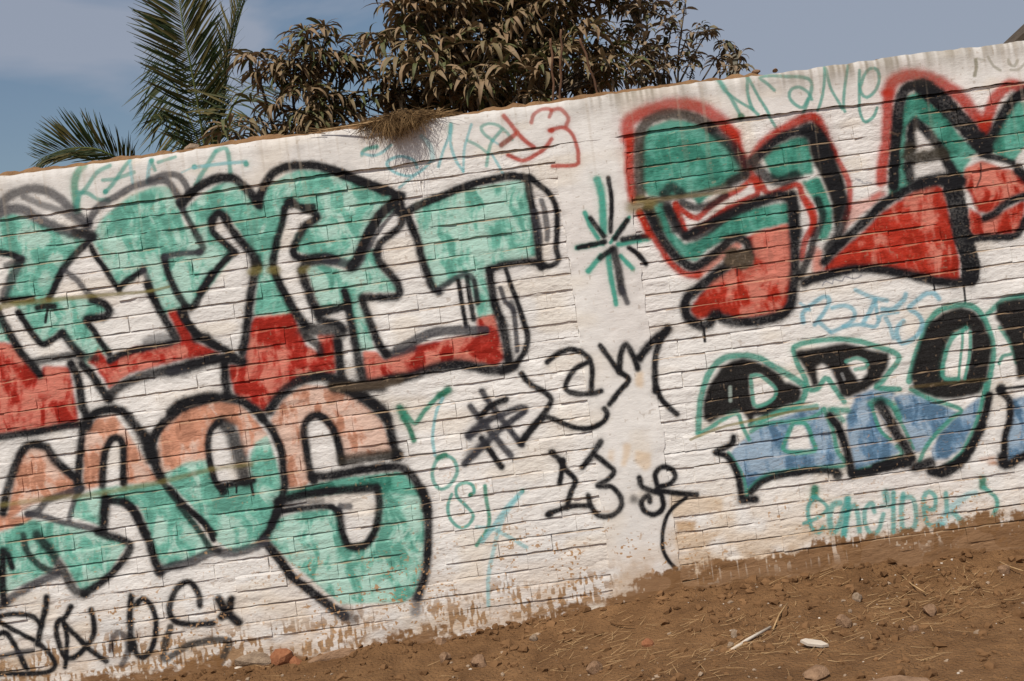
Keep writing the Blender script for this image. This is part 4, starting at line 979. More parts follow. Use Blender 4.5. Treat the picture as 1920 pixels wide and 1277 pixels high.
GF = [(j * GN + i, j * GN + i + 1, (j + 1) * GN + i + 1, (j + 1) * GN + i) for j in range(len(gy) - 1) for i in range(GN - 1)]
ground = mesh_obj('ground', GV, GF, M_DIRT)
tag(ground, kind='structure')

def ray_ground(px, py):
    """where the line of sight through a survey point meets the earth"""
    x, z = wall_uv(px, py)
    d = Vector((x, DIST, z - EYE)).normalized(); c = Vector((0, -DIST, EYE))
    lo, hi = 1.0, 14.0
    for _ in range(40):
        m = (lo + hi) / 2; p = c + d * m
        if p.y > -0.02 or p.z < ground_z(p.x, p.y): hi = m
        else: lo = m
    return c + d * lo

# pebbles, clods and straw nobody could count
M_STONE = noise_mat('dusty_stone', (0.17, 0.098, 0.055), (0.31, 0.19, 0.115), 2.2, 6, 0.5, 0.02)
M_STONEG = noise_mat('grey_stone', (0.20, 0.14, 0.095), (0.36, 0.265, 0.185), 2.5, 6, 0.5, 0.02)
M_BRICK = noise_mat('raw_brick', (0.24, 0.09, 0.042), (0.35, 0.15, 0.072), 4.0, 6, 0.5, 0.02)
M_CHIP = noise_mat('white_chip', (0.42, 0.35, 0.28), (0.60, 0.53, 0.45), 4.0, 4, 0.3, 0.01)
M_CLOD = noise_mat('earth_clod', (0.105, 0.052, 0.021), (0.205, 0.108, 0.048), 3.0, 6, 0.7, 0.02)
pr = random.Random(5)
def scatter(n, meshes, smin, smax, pw, band):
    it = []
    for _ in range(n):
        x = pr.uniform(-3.4, 3.4); y = -pr.uniform(0.02, 1) ** band * 3.2
        if noise.noise(Vector((x * 1.4, y * 1.7, 7.0))) + pr.uniform(-0.5, 0.5) < -0.15: continue
        s = smin + (smax - smin) * pr.random() ** pw
        it.append((pr.choice(meshes), Matrix.Translation((x, y, ground_z(x, y) + s * 0.15)) @ Matrix.Rotation(pr.uniform(0, 6.28), 4, 'Z') @ Matrix.Rotation(pr.uniform(-0.5, 0.5), 4, 'X') @ Matrix.Diagonal((s * pr.uniform(0.8, 1.4), s, s, 1))))
    return it
r1 = [rock_mesh('pebble', 60 + k, M_CLOD, 1, 0.75, 0.4) for k in range(5)]
tag(joined('earth_clods', scatter(7500, r1, 0.004, 0.030, 3.2, 1.0) + scatter(3000, r1, 0.004, 0.032, 2.6, 3.2), M_CLOD, None), 'brown earth clods and grit strewn over the ground below the wall', 'clods', kind='stuff')
tag(joined('gravel', scatter(1500, r1, 0.003, 0.015, 2.6, 1.0), M_STONEG, None), 'pale grey pebbles strewn over the earth below the wall', 'gravel', kind='stuff')
tag(joined('plaster_chips', scatter(260, r1, 0.003, 0.011, 2.0, 1.2), M_CHIP, None), 'tiny whitish chips of plaster scattered on the earth', 'chips', kind='stuff')

M_STRAW = noise_mat('dry_straw', (0.30, 0.185, 0.085), (0.44, 0.29, 0.15), 20, 2, 0.1, 0.002)
def blades(name, spots, lmin, lmax, width, lift, mat):
    V, Fc = [], []
    for (x, y, z, an) in spots:
        L = pr.uniform(lmin, lmax); w = width * pr.uniform(0.6, 1.3)
        d = Vector((math.cos(an), math.sin(an), 0)); s = Vector((-d.y, d.x, 0)); bend = pr.uniform(-0.25, 0.25)
        up = pr.uniform(0.1, 1.0) * lift
        n0 = len(V)
        for k in range(4):
            t = k / 3
            p = Vector((x, y, z + 0.003)) + d * (L * (t - 0.5)) + s * (bend * L * t * t) + Vector((0, 0, up * t))
            zz = ground_z(p.x, p.y) + 0.003
            if p.z < zz: p.z = zz
            ww = w * (1 - 0.6 * t)
            V += [p - s * ww, p + Vector((0, 0, ww)), p + s * ww]
        for k in range(3):
            a = n0 + 3 * k
            Fc += [(a, a + 1, a + 4, a + 3), (a + 1, a + 2, a + 5, a + 4)]
    return mesh_obj(name, V, Fc, mat)
sp = []
for (px, py, R, n) in [(1190, 1215, 0.26, 150), (1090, 1190, 0.18, 50), (1330, 1225, 0.22, 70), (1480, 1200, 0.20, 130), (1440, 1170, 0.16, 60), (1760, 1125, 0.26, 170), (1690, 1150, 0.18, 60), (1530, 1090, 0.2, 40), (1350, 1240, 0.25, 60), (1870, 1090, 0.2, 60), (1620, 1215, 0.25, 40), (1000, 1245, 0.25, 35)]:
    c = ray_ground(px, py)
    for _ in range(int(n * 0.48)):
        x, y = c.x + pr.gauss(0, R * 0.8), min(-0.03, c.y + pr.gauss(0, R * 0.6))
        sp.append((x, y, ground_z(x, y), pr.gauss(0.3, 0.8)))
for _ in range(110):
    x, y = pr.uniform(-1.5, 3.4), -pr.uniform(0.05, 3.0); sp.append((x, y, ground_z(x, y), pr.uniform(0, 6.28)))
tag(blades('straw_litter', sp, 0.025, 0.12, 0.0013, 0.022, M_STRAW), 'dry yellow straw littering the brown earth', 'straw', kind='stuff')

# stones that can be told apart
def stone(px, py, w, h, seed, mat, label, cat='stone', name='stone', rz=None, ang=True, flat=0.75, sink=0.25):
    p = ray_ground(px, py)
    k = SC * (DIST + p.y) / DIST
    o = bpy.data.objects.new(name, rock_mesh(name, seed, mat, 2, flat, 0.3, ang))
    o.location = (p.x, p.y, p.z + h * k * (0.5 - sink))
    o.scale = (w * k * 0.55, w * k * 0.45, h * k * 0.62 / flat)
    o.rotation_euler.z = rz if rz is not None else (seed * 1.7) % 6.28
    link(o)
    return tag(o, label, cat, 'loose stones below the wall')
stone(898, 1246, 34, 26, 3, M_STONE, 'angular brown stone with a dark shaded right side, left of the straw')
stone(1117, 1258, 34, 24, 4, M_STONE, 'tan angular stone at the lower edge of the picture below the straw patch')
stone(1585, 1172, 30, 26, 5, M_STONE, 'brown blocky stone right of the white stick and above the white tile chip', rz=0.3)
stone(1380, 1192, 18, 16, 6, M_STONEG, 'crumpled pale lump beside the left end of the white stick', 'lump', 'plaster_lump')
stone(1745, 1150, 34, 22, 8, M_STONE, 'flat dusty stone in the straw patch at the right')
stone(1690, 1290, 130, 24, 9, M_STONE, 'large flat pale slab half buried at the bottom edge, right of centre', flat=0.4, rz=0.1)
stone(1530, 1270, 60, 26, 10, M_STONE, 'low flat stone at the bottom edge just left of the large slab', flat=0.45)
stone(1712, 1183, 20, 15, 11, M_STONE, 'small grey-brown stone right of the blocky stone, on bare earth')
stone(1000, 1200, 17, 14, 12, M_STONEG, 'pale plaster fragment standing in the dirt below the black scrawl', 'fragment', 'plaster_fragment')
stone(1215, 1210, 22, 18, 13, M_BRICK, 'reddish clod among the straw left of the bottom centre', 'clod', 'brick_clod')
stone(835, 1238, 26, 20, 14, M_STONE, 'small tan stone left of the angular brown stone')
stone(1610, 1125, 22, 16, 15, M_STONEG, 'small grey stone at the foot of the mud bank')
stone(1885, 1075, 26, 20, 16, M_STONE, 'tan stone at the far right edge below the mud bank')
stone(1370, 1212, 14, 12, 17, M_STONEG, 'tiny grey pebble under the white stick')
# rubble packed under the wall's left end
def rubble(px, py, w, h, seed, mat, label, rz=0.0, flat=0.8, depth=0.034):
    x, z = wall_uv(px, py)
    o = bpy.data.objects.new('rubble_stone', rock_mesh('rubble_stone', seed, mat, 2, flat, 0.22, True))
    o.location = (x, -0.022, z); o.scale = (w * SC * 0.56, depth, h * SC * 0.56 / flat); o.rotation_euler = (0, math.radians(rz), 0)
    link(o)
    return tag(o, label, 'stone', 'rubble under the wall foot')
rubble(478, 1237, 62, 32, 21, M_STONEG, 'grey-brown rubble stone under the wall foot, left of the orange brick', 12)
rubble(528, 1230, 42, 32, 22, M_BRICK, 'broken orange brick lodged under the wall foot', -20)
rubble(556, 1240, 30, 22, 23, M_BRICK, 'smaller orange brick shard right of the broken brick', 10)
rubble(618, 1240, 110, 40, 24, M_STONE, 'tan sloping slab of old render under the wall foot', -8, 0.5)
rubble(455, 1254, 44, 16, 25, M_CHIP, 'whitish stone below the grey-brown rubble stone', 5)
rubble(508, 1252, 34, 18, 26, M_CHIP, 'small whitish stone in front of the broken orange brick', 0)
rubble(700, 1222, 70, 22, 27, M_STONE, 'flat tan stone at the wall foot right of the render slab', -6, 0.5)
rubble(824, 1206, 26, 26, 28, M_STONE, 'upright tan stone leaning at the foot of the wall', 20)
# white stick and tile chip
a, b_ = ray_ground(1372, 1222), ray_ground(1446, 1184)
Vt, Ft = tube([a + Vector((0, 0, .008)), a.lerp(b_, .4) + Vector((0, 0.004, .014)), b_ + Vector((0, 0, .02))], [0.006, 0.0075, 0.006], 8)
tag(mesh_obj('peeled_stick', Vt, Ft, M_CHIP), 'straight whitish peeled stick lying aslant on the earth', 'stick')
a, b_ = ray_ground(1270, 1145), ray_ground(1195, 1172)
p = ray_ground(1528, 1215)
cp = [(-0.058, 0.018), (-0.035, 0.034), (0.03, 0.018), (0.058, -0.012), (0.03, -0.022), (-0.03, -0.012)]
Vt = [(x, y, 0.0) for x, y in cp] + [(x * 0.97, y * 0.97, 0.011) for x, y in cp]
Ft = [tuple(range(5, -1, -1)), tuple(range(6, 12))] + [(k, (k + 1) % 6, 6 + (k + 1) % 6, 6 + k) for k in range(6)]
o = mesh_obj('tile_chip', Vt, Ft, M_CHIP, smooth=False); o.location = p + Vector((0, 0, 0.014)); o.rotation_euler = (0.25, 0.12, -0.15)
tag(o, 'flat white broken tile chip with pointed ends lying on the earth', 'tile chip')
for (q0, q1, q2, lab) in [((1450, 1185), (1462, 1160), (1478, 1140), 'curved straw-coloured twig standing above the white stick'), ((1692, 1084), (1712, 1104), (1735, 1120), 'long tan twig slanting down into the right-hand straw patch'), ((1145, 1172), (1160, 1178), (1190, 1182), 'thin dark twig lying at the foot of the mud, below the pier'), ((1875, 1058), (1895, 1070), (1920, 1080), 'tan twig at the far right edge')]:
    P = [ray_ground(*q) + Vector((0, 0, 0.012 + 0.006 * i)) for i, q in enumerate((q0, q1, q2))]
    Vt, Ft = tube(P, [0.0035, 0.004, 0.003], 6)
    tag(mesh_obj('dry_twig', Vt, Ft, M_STRAW if 'dark' not in lab else M_CLOD), lab, 'twig', 'dry twigs on the earth')

# ------------------------------------------------------------------ things on top of the wall
M_TOPDIRT = noise_mat('coping_dirt', (0.15, 0.080, 0.036), (0.29, 0.165, 0.08), 9.0, 6, 0.8, 0.02)
def top_strip(x0, x1, h, seed, label):
    V, Fc = [], []
    xs = frange(x0, x1, 0.02)
    for i, x in enumerate(xs):
        e = min(1, min(x - x0, x1 - x) / 0.12 + 0.05)
        hh = h * e * (0.55 + 0.9 * abs(N3(x, seed, 9.0)) + 0.5 * N3(x, seed, 3.0)) + 0.003
        zt = TOP + beam_top(x) - 0.004
        for y, k in ((0.003, 0.0), (0.02, 0.8), (0.07, 1.0 + 0.4 * N3(x, seed + 3, 20.0)), (0.12, 0.7), (0.15, 0.0)):
            V.append((x, y, zt + hh * k))
    for i in range(len(xs) - 1):
        for k in range(4):
            a = i * 5 + k; Fc.append((a, a + 1, a + 6, a + 5)[::-1])
    tag(mesh_obj('coping_dirt', V, Fc, M_TOPDIRT), label, 'dirt', kind='stuff')
top_strip(-3.2, -0.50, 0.038, 1.0, 'brown dirt lying along the top of the wall at the left')
top_strip(-0.42, 1.45, 0.034, 5.0, 'tan dirt lying along the top of the wall at the middle')

def on_top(px, py, w, h, seed, mat, label, name, cat):
    x, z = wall_uv(px, py)
    o = bpy.data.objects.new(name, rock_mesh(name, seed, mat, 2, 0.8, 0.25, True))
    o.location = (x, 0.06, z); o.scale = (w * SC * 0.55, 0.04, h * SC * 0.6 / 0.8)
    tag(link(o), label, cat, 'debris on the wall top')
on_top(352, 276, 30, 18, 31, M_STONEG, 'square grey block on the wall top in front of the tall palm frond', 'stone_block', 'block')
on_top(186, 302, 20, 9, 32, M_STONE, 'small brown stone on the wall top by the low palm frond', 'stone', 'stone')
on_top(75, 316, 42, 9, 33, M_STONE, 'low crumbly stone on the wall top at the far left', 'stone', 'stone')
on_top(1421, 130, 16, 8, 34, M_STONE, 'small tan brick bit on the wall top right of the sparse tree', 'brick_bit', 'brick bit')
on_top(1458, 127, 10, 6, 35, M_STONE, 'second, smaller tan bit on the wall top', 'brick_bit', 'brick bit')
on_top(1648, 110, 9, 6, 36, M_STONE, 'tiny dark lump on the bare wall top above the red halo', 'stone', 'stone')

# straw tuft hanging over the coping
tv, tf = [], []
tr = random.Random(3)
M_TUFT = noise_mat('dead_grass', (0.10, 0.056, 0.023), (0.28, 0.175, 0.08), 14, 2, 0.1, 0.002)
clumps = [(tr.gauss(752, 27), tr.random()) for _ in range(85)] + [(tr.uniform(600, 720), 0.0) for _ in range(20)] + [(tr.uniform(770, 850), 0.1) for _ in range(10)]
for (cpx, hg) in clumps:
    cen2 = math.exp(-((cpx - 745) / 75) ** 2)
    cx0, _ = wall_uv(cpx, 232 - (cpx - 740) * 0.1334)
    cy0 = tr.uniform(-0.03, 0.08) if hg > 0.05 else tr.uniform(0.03, 0.1); can = tr.gauss(math.pi, 0.7) if tr.random() < 0.7 else tr.uniform(0, 6.28)
    hang0 = hg * cen2
    cz0 = TOP + 0.004 + 0.038 * cen2 * tr.random()
    for k in range(26):
        x, y0, z0 = cx0 + tr.gauss(0, 0.028), cy0 + tr.gauss(0, 0.015), cz0 + tr.gauss(0, 0.008)
        hang = max(0.0, hang0 + tr.gauss(0, 0.22)) if hang0 > 0.05 else 0.0
        L = tr.uniform(0.035, 0.12); an = can + tr.gauss(0, 0.75)
        d = Vector((math.cos(an), math.sin(an) * 0.5 - 0.2, tr.uniform(-0.1, 0.30)))
        s = Vector((tr.gauss(0, .4), tr.gauss(0, .4), 1)).normalized() * tr.uniform(0.0010, 0.0028)
        n0 = len(tv)
        for j in range(4):
            t = j / 3
            p = Vector((x, y0, z0)) + d * (L * t * (1 - 0.5 * min(1, hang))) + Vector((tr.gauss(0, .012), -hang * 0.065 * min(1, t * 1.6) - hang * 0.03, -hang * 0.11 * t * t))
            if p.z < TOP + 0.003 and p.y > -0.014:
                if p.y > 0.01: p.z = TOP + 0.003 + 0.01 * tr.random()
                else: p.y = -0.018 - 0.01 * tr.random()
            w = s * (1 - 0.6 * t)
            tv += [p - w, p + w]
        for j in range(3):
            a = n0 + 2 * j; tf.append((a, a + 1, a + 3, a + 2))
tag(mesh_obj('dead_grass_tuft', tv, tf, M_TUFT), 'matted tuft of dead brown grass spilling over the wall top', 'grass tuft')
P = [Vector((wall_uv(600, 246)[0], -0.02, TOP + 0.012)), Vector((wall_uv(680, 238)[0], -0.05, TOP + 0.012)), Vector((wall_uv(760, 222)[0], -0.05, TOP + 0.022))]
Vt, Ft = tube(P, [0.003, 0.0035, 0.002], 6)
tag(mesh_obj('dry_stalk', Vt, Ft, M_STRAW), 'long pale stalk lying across the dead grass tuft', 'stalk')
# ------------------------------------------------------------------ trees behind the wall
M_BARK = noise_mat('bark', (0.055, 0.042, 0.03), (0.12, 0.092, 0.066), 14, 6, 0.6, 0.02)
def leaf_material(name, green, dusty, trans=0.12):
    m, n, l, b = new_mat(name)
    a = n.new('ShaderNodeAttribute'); a.attribute_name = 'dust'
    t = n.new('ShaderNodeTexCoord')
    nz = n.new('ShaderNodeTexNoise'); nz.inputs['Scale'].default_value = 16; nz.inputs['Detail'].default_value = 3
    l.new(t.outputs['Object'], nz.inputs['Vector'])
    ad = n.new('ShaderNodeMath'); ad.operation = 'MULTIPLY_ADD'; ad.inputs[1].default_value = 0.9; ad.inputs[2].default_value = -0.45
    l.new(nz.outputs['Fac'], ad.inputs[0])
    sm = n.new('ShaderNodeMath'); sm.operation = 'ADD'; sm.use_clamp = True
    l.new(a.outputs['Fac'], sm.inputs[0]); l.new(ad.outputs[0], sm.inputs[1])
    mx = n.new('ShaderNodeMixRGB'); mx.inputs['Color1'].default_value = (*green, 1); mx.inputs['Color2'].default_value = (*dusty, 1)
    l.new(sm.outputs[0], mx.inputs['Fac']); l.new(mx.outputs['Color'], b.inputs['Base Color'])
    b.inputs['Roughness'].default_value = 0.62
    b.inputs['Specular IOR Level'].default_value = 0.25
    tr_ = n.new('ShaderNodeBsdfTranslucent'); l.new(mx.outputs['Color'], tr_.inputs['Color'])
    ms = n.new('ShaderNodeMixShader'); ms.inputs[0].default_value = trans
    out = n['Material Output']
    l.new(b.outputs[0], ms.inputs[1]); l.new(tr_.outputs[0], ms.inputs[2]); l.new(ms.outputs[0], out.inputs['Surface'])
    return m
M_MANGO = leaf_material('dusty_mango_leaf', (0.050, 0.075, 0.020), (0.245, 0.160, 0.090))
M_SMALL = leaf_material('dusty_small_leaf', (0.045, 0.060, 0.018), (0.26, 0.185, 0.12))
M_PALM = leaf_material('palm_leaflet', (0.022, 0.040, 0.009), (0.15, 0.115, 0.035), 0.2)

def leaf_mesh(name, seed, droop, width, dust, mat, seg=5, fold=0.35):
    """unit-long leaf from the origin along +x, arching down, folded on its midrib"""
    r = random.Random(seed)
    V, Fc = [], []
    x = z = 0.0; ang = r.uniform(0.15, 0.4); side = r.uniform(-0.1, 0.1)
    for i in range(seg + 1):
        t = i / seg
        w = width * (math.sin(math.pi * min(1, t * 0.94 + 0.05)) ** 0.8) * (1 - 0.35 * t)
        if i == seg: w = 0.002
        y = side * t * t
        nx, nz = -math.sin(ang), math.cos(ang)
        up = w * fold
        V += [(x + nx * up, y - w, z + nz * up), (x, y, z), (x + nx * up, y + w, z + nz * up)]
        x += math.cos(ang) / seg; z += math.sin(ang) / seg
        ang -= droop / seg * (1.2 - 0.3 * t)
    for i in range(seg):
        a = 3 * i
        Fc += [(a, a + 1, a + 4, a + 3), (a + 1, a + 2, a + 5, a + 4)]
    me = bpy.data.meshes.new(name)
    me.from_pydata(V, [], Fc); me.update()
    me.polygons.foreach_set('use_smooth', [True] * len(me.polygons))
    at_ = me.attributes.new('dust', 'FLOAT', 'POINT')
    at_.data.foreach_set('value', [dust] * len(V))
    me.materials.append(mat)
    return me

DUSTS = [0.2, 0.6, 0.8, 0.95, 0.9]
mango_leaves = [leaf_mesh('leaf', k, 1.1 + 0.38 * (k % 4), 0.078 + 0.010 * (k % 3), DUSTS[k % 5], M_MANGO) for k in range(20)]
small_leaves = [leaf_mesh('leaf', 50 + k, 0.9 + 0.35 * (k % 4), 0.15, DUSTS[k % 5], M_SMALL, 4) for k in range(15)]

def rosette(c, axis, n, L, leaves, r):
    out = []
    ph = r.uniform(0, 6.28)
    for k in range(n):
        az = ph + k * 2.4
        # direction spread around the shoot, flattened towards horizontal
        el = r.uniform(-0.75, 0.5)
        d = Vector((math.cos(az) * math.cos(el), math.sin(az) * math.cos(el), math.sin(el))) + axis * 0.45
        d.normalize()
        yaw = math.atan2(d.y, d.x); pitch = math.asin(max(-1, min(1, d.z)))
        s = L * r.uniform(0.5, 1.15)
        m = Matrix.Translation(c + d * 0.012) @ Matrix.Rotation(yaw, 4, 'Z') @ Matrix.Rotation(-pitch * 0.8, 4, 'Y') @ Matrix.Rotation(r.uniform(-0.5, 0.5), 4, 'X') @ Matrix.Diagonal((s, s, s, 1))
        out.append((r.choice(leaves), m))
    return out

def path_between(a, b, r, wob, n=5, sag=0.0):
    P = []
    for i in range(n + 1):
        t = i / n
        p = a.lerp(b, t)
        k = math.sin(math.pi * t) * wob
        P.append(p + Vector((r.uniform(-1, 1) * k, r.uniform(-1, 1) * k, r.uniform(-1, 1) * k - sag * math.sin(math.pi * t))))
    return P

def make_tree(name, base, trunk_top, blobs, nros, leafL, leaves, mat, nleaf, label, seed, singles, twigs=0.4, limb_r=0.03, shell=0.55, group=None):
    """blobs: (px, py, depth, radius x, radius z) crown lobes; leaves grow in whorls at the ends of twigs"""
    r = random.Random(seed)
    root = empty(name, base)
    tag(root, label, 'tree', group)
    B = Vector(base)
    V, Fc = tube(path_between(B - Vector((0, 0, 0.1)), trunk_top, r, 0.06, 6), [limb_r * (2.2 - 1.0 * i / 6) for i in range(7)], 10)
    mesh_obj('trunk', [v - B for v in V], Fc, M_BARK, root)
    items, LV, LF = [], [], []
    tot = sum(b[3] * b[4] for b in blobs)
    for (px, py, Y, rx, rz) in blobs:
        c = at(px, py, Y)
        P = path_between(trunk_top, c, r, 0.10, 5)
        tube(P, [limb_r * (1.0 - 0.13 * i) for i in range(6)], 7, LV, LF)
        n = max(3, int(nros * rx * rz / tot))
        for _ in range(n):
            while True:
                u = Vector((r.uniform(-1, 1), r.uniform(-1, 1), r.uniform(-1, 1)))
                if 0.02 < u.length < 1: break
            u = u.normalized() * (u.length ** shell)
            q = c + Vector((u.x * rx, u.y * rx * 0.85, u.z * rz))
            axis = Vector((u.x, u.y, u.z * 0.6 + 0.35)).normalized()
            items += rosette(q, axis, r.randint(nleaf - 3, nleaf + 3), leafL * r.uniform(0.8, 1.1), leaves, r)
            if r.random() < twigs:
                s = c.lerp(q, r.uniform(0.0, 0.35)) - Vector((0, 0, 0.08))
                tube(path_between(s, q, r, 0.025, 3), [limb_r * 0.28, limb_r * 0.24, limb_r * 0.2, limb_r * 0.13], 5, LV, LF)
    mesh_obj('limbs', [v - B for v in LV], LF, M_BARK, root)
    # the leaves that show largest are those nearest the camera and above the wall top
    def key(it):
        t = it[1].translation
        k = DIST / (DIST + t.y)
        zc = EYE + (t.z - EYE) * k
        return (t - Vector((0, -DIST, EYE))).length + (0 if TOP + 0.05 < zc < 3.3 else 50)
    items.sort(key=key)
    inv = Matrix.Translation(-B)
    for me, m in items[:singles]:
        o = bpy.data.objects.new('leaf', me)
        link(o, root); o.matrix_local = inv @ m
    tag(joined('crown', [(me, inv @ m) for me, m in items[singles:]], mat, root), kind='stuff')
    return root

G0 = -0.05
b = at(930, 500, 2.6)
make_tree('mango_tree', (b.x, 2.6, G0), Vector((b.x, 2.6, 2.3)), [
    (930, 20, 2.4, 0.55, 0.44), (815, 50, 2.3, 0.38, 0.34), (1050, 50, 2.4, 0.46, 0.42), (870, 140, 2.0, 0.42, 0.24), (1010, 160, 2.0, 0.50, 0.22),
    (775, 130, 2.1, 0.26, 0.24), (1110, 110, 2.1, 0.28, 0.26), (950, -110, 2.6, 0.7, 0.5), (790, -50, 2.6, 0.40, 0.34), (1090, -60, 2.6, 0.48, 0.40), (735, 190, 2.1, 0.22, 0.20),
    (930, 120, 3.0, 0.55, 0.4), (880, 210, 2.1, 0.50, 0.16), (720, 45, 2.4, 0.16, 0.12), (770, 205, 2.3, 0.3, 0.14)],
    560, 0.225, mango_leaves, M_MANGO, 12, 'large dense mango tree with drooping dust-browned leaves behind the middle of the wall', 21, 300, 0.5, 0.032)
b = at(590, 500, 2.2)
make_tree('mango_tree', (b.x, 2.2, G0), Vector((b.x, 2.2, 2.2)), [
    (600, 105, 2.0, 0.24, 0.19), (545, 140, 2.0, 0.20, 0.17), (632, 150, 2.0, 0.14, 0.20), (560, 205, 1.9, 0.24, 0.15), (480, 130, 2.0, 0.15, 0.08), (622, 215, 2.0, 0.15, 0.16), (485, 215, 1.9, 0.11, 0.10), (440, 248, 1.6, 0.09, 0.03), (590, 240, 2.0, 0.36, 0.10)],
    125, 0.20, mango_leaves, M_MANGO, 11, 'smaller mango tree with dust-browned leaves between the palm and the large mango', 8, 200, 0.6, 0.022)
b = at(1220, 400, 2.4)
make_tree('young_tree', (b.x, 2.4, G0), Vector((b.x + 0.02, 2.4, 2.35)), [
    (1205, 60, 2.3, 0.20, 0.34), (1250, 100, 2.3, 0.20, 0.18), (1210, 140, 2.3, 0.26, 0.14), (1190, 0, 2.4, 0.18, 0.25), (1290, 65, 2.3, 0.14, 0.10), (1262, 30, 2.3, 0.09, 0.11), (1330, 55, 2.3, 0.12, 0.07), (1345, 105, 2.3, 0.11, 0.08), (1300, 125, 2.3, 0.16, 0.09), (1285, 5, 2.3, 0.04, 0.06), (1394, 108, 2.3, 0.05, 0.06), (1366, 78, 2.3, 0.03, 0.05), (1370, 135, 2.2, 0.09, 0.03)],
    105, 0.125, small_leaves, M_SMALL, 7, 'sparse thin-branched young tree with small dusty leaves right of the large mango', 33, 150, 0.6, 0.013, 0.75)

# ------------------------------------------------------------------ palms
leaflets = [leaf_mesh('leaflet', 80 + k, 0.2 + 0.25 * (k % 4), 0.020 + 0.004 * (k % 3), [0.0, 0.05, 0.2, 0.0, 0.35][k % 5], M_PALM, 3, 0.25) for k in range(10)]
yellowed = [leaf_mesh('leaflet', 95 + k, 0.2, 0.030, 0.75, M_PALM, 3, 0.25) for k in range(3)]
def frond(root, ctrl, n, L, face, fwd, seed, singles=0, tip=0.35, spread=(1.0, 1.0), yellow=0.1, droop=0.0, label=None):
    """ctrl: 3-D control points of the rachis; face: direction the blade's upper side looks"""
    r = random.Random(seed)
    pl = catmull3(ctrl, 40)
    inv = Matrix.Translation(-root.location)
    V, Fc = tube(pl, [0.014 * (1 - 0.8 * i / (len(pl) - 1)) for i in range(len(pl))], 6)
    fo = mesh_obj('frond', [v - root.location for v in V], Fc, M_RACHIS, root)
    if label: fo['label'] = label
    items = []
    for i in range(n):
        t = 0.06 + 0.94 * (i + 0.5) / n
        k = min(t * (len(pl) - 1), len(pl) - 1.001); j = int(k)
        p = pl[j].lerp(pl[j + 1], k - j); T = (pl[j + 1] - pl[j]).normalized()
        sd = T.cross(face).normalized(); up = sd.cross(T).normalized()
        ln = L * (math.sin(math.pi * (0.16 + 0.78 * t)) ** 0.7) * r.uniform(0.88, 1.08) * (1 - (1 - tip) * max(0, t - 0.75) * 2)
        for s in (-1, 1):
            f = fwd * r.uniform(0.85, 1.15) + 0.5 * max(0, t - 0.6)
            d = (sd * s * spread[0 if s < 0 else 1] + T * f + up * r.uniform(0.05, 0.28) - Vector((0, 0, droop * r.uniform(0.6, 1.3)))).normalized()
            zax = (up - d * up.dot(d)).normalized(); yax = zax.cross(d)
            m = Matrix(((d.x, yax.x, zax.x, p.x), (d.y, yax.y, zax.y, p.y), (d.z, yax.z, zax.z, p.z), (0, 0, 0, 1))) @ Matrix.Rotation(r.uniform(-0.3, 0.3), 4, 'X') @ Matrix.Diagonal((ln, ln * 0.9, ln, 1))
            items.append((r.choice(yellowed if r.random() < yellow else leaflets), m))
    for me, m in items[:singles]:
        o = bpy.data.objects.new('leaflet', me); link(o, fo); o.matrix_local = inv @ m
    if items[singles:]:
        tag(joined('leaflets', [(me, inv @ m) for me, m in items[singles:]], M_PALM, fo), kind='stuff')
    return fo
def catmull3(P, n):
    q = [P[0] * 2 - P[1]] + list(P) + [P[-1] * 2 - P[-2]]
    out = []
    segs = len(P) - 1
    for i in range(n + 1):
        t = i / n * segs; k = min(int(t), segs - 1); f = t - k
        a, b, c, d = q[k], q[k + 1], q[k + 2], q[k + 3]
        out.append(0.5 * (2 * b + (c - a) * f + (2 * a - 5 * b + 4 * c - d) * f * f + (3 * b - a - 3 * c + d) * f ** 3))
    return out
M_RACHIS = noise_mat('palm_rachis', (0.06, 0.085, 0.02), (0.14, 0.15, 0.05), 6, 3, 0.1, 0.01)

def palm(px, Y, crown_py, label):
    c = at(px, crown_py, Y)
    root = empty('coconut_palm', (c.x, Y, G0)); tag(root, label, 'palm tree')
    V, Fc = tube([Vector((0, 0, -0.1)), Vector((0.03, 0, (c.z - G0) * 0.5)), Vector((0, 0, c.z - G0 + 0.1))], [0.16, 0.11, 0.09], 12)
    mesh_obj('trunk', V, Fc, M_BARK, root)
    return root, c
PY = 5.0
root, c = palm(392, PY, 330, 'tall coconut palm with upright feathery fronds behind the left part of the wall')
toward = Vector((0.15, -1, 0.25)).normalized()
frond(root, [c, at(383, 270, PY), at(367, 173, PY - .1), at(353, 100, PY - .15), at(342, 40, PY - .15), at(333, -30, PY - .1), at(326, -110, PY)], 116, 0.56, toward, 0.78, 1, 232, spread=(1.15, 0.75), yellow=0.16, label='tall upright frond seen face on')
frond(root, [c, at(372, 265, PY + .3), at(340, 190, PY + .5), at(312, 130, PY + .6), at(288, 82, PY + .7)], 72, 0.62, Vector((-0.5, -0.6, 0.6)).normalized(), 0.25, 2, 25, spread=(1.0, 1.0), yellow=0.12, droop=0.75)
frond(root, [c, at(408, 250, PY + .2), at(420, 187, PY + .3), at(427, 127, PY + .4), at(443, 55, PY + .5), at(462, -10, PY + .6), at(480, -70, PY + .8)], 110, 0.50, Vector((-0.75, -0.6, 0.2)).normalized(), 1.7, 3, 25, spread=(0.8, 0.8), yellow=0.35, label='narrow yellowing frond seen edge on')
frond(root, [c, at(420, 240, PY - .2), at(445, 185, PY - .2), at(475, 160, PY), at(510, 165, PY + .2)], 44, 0.50, Vector((0.2, -0.5, 0.8)).normalized(), 0.5, 4, 0, yellow=0.2, droop=0.7)
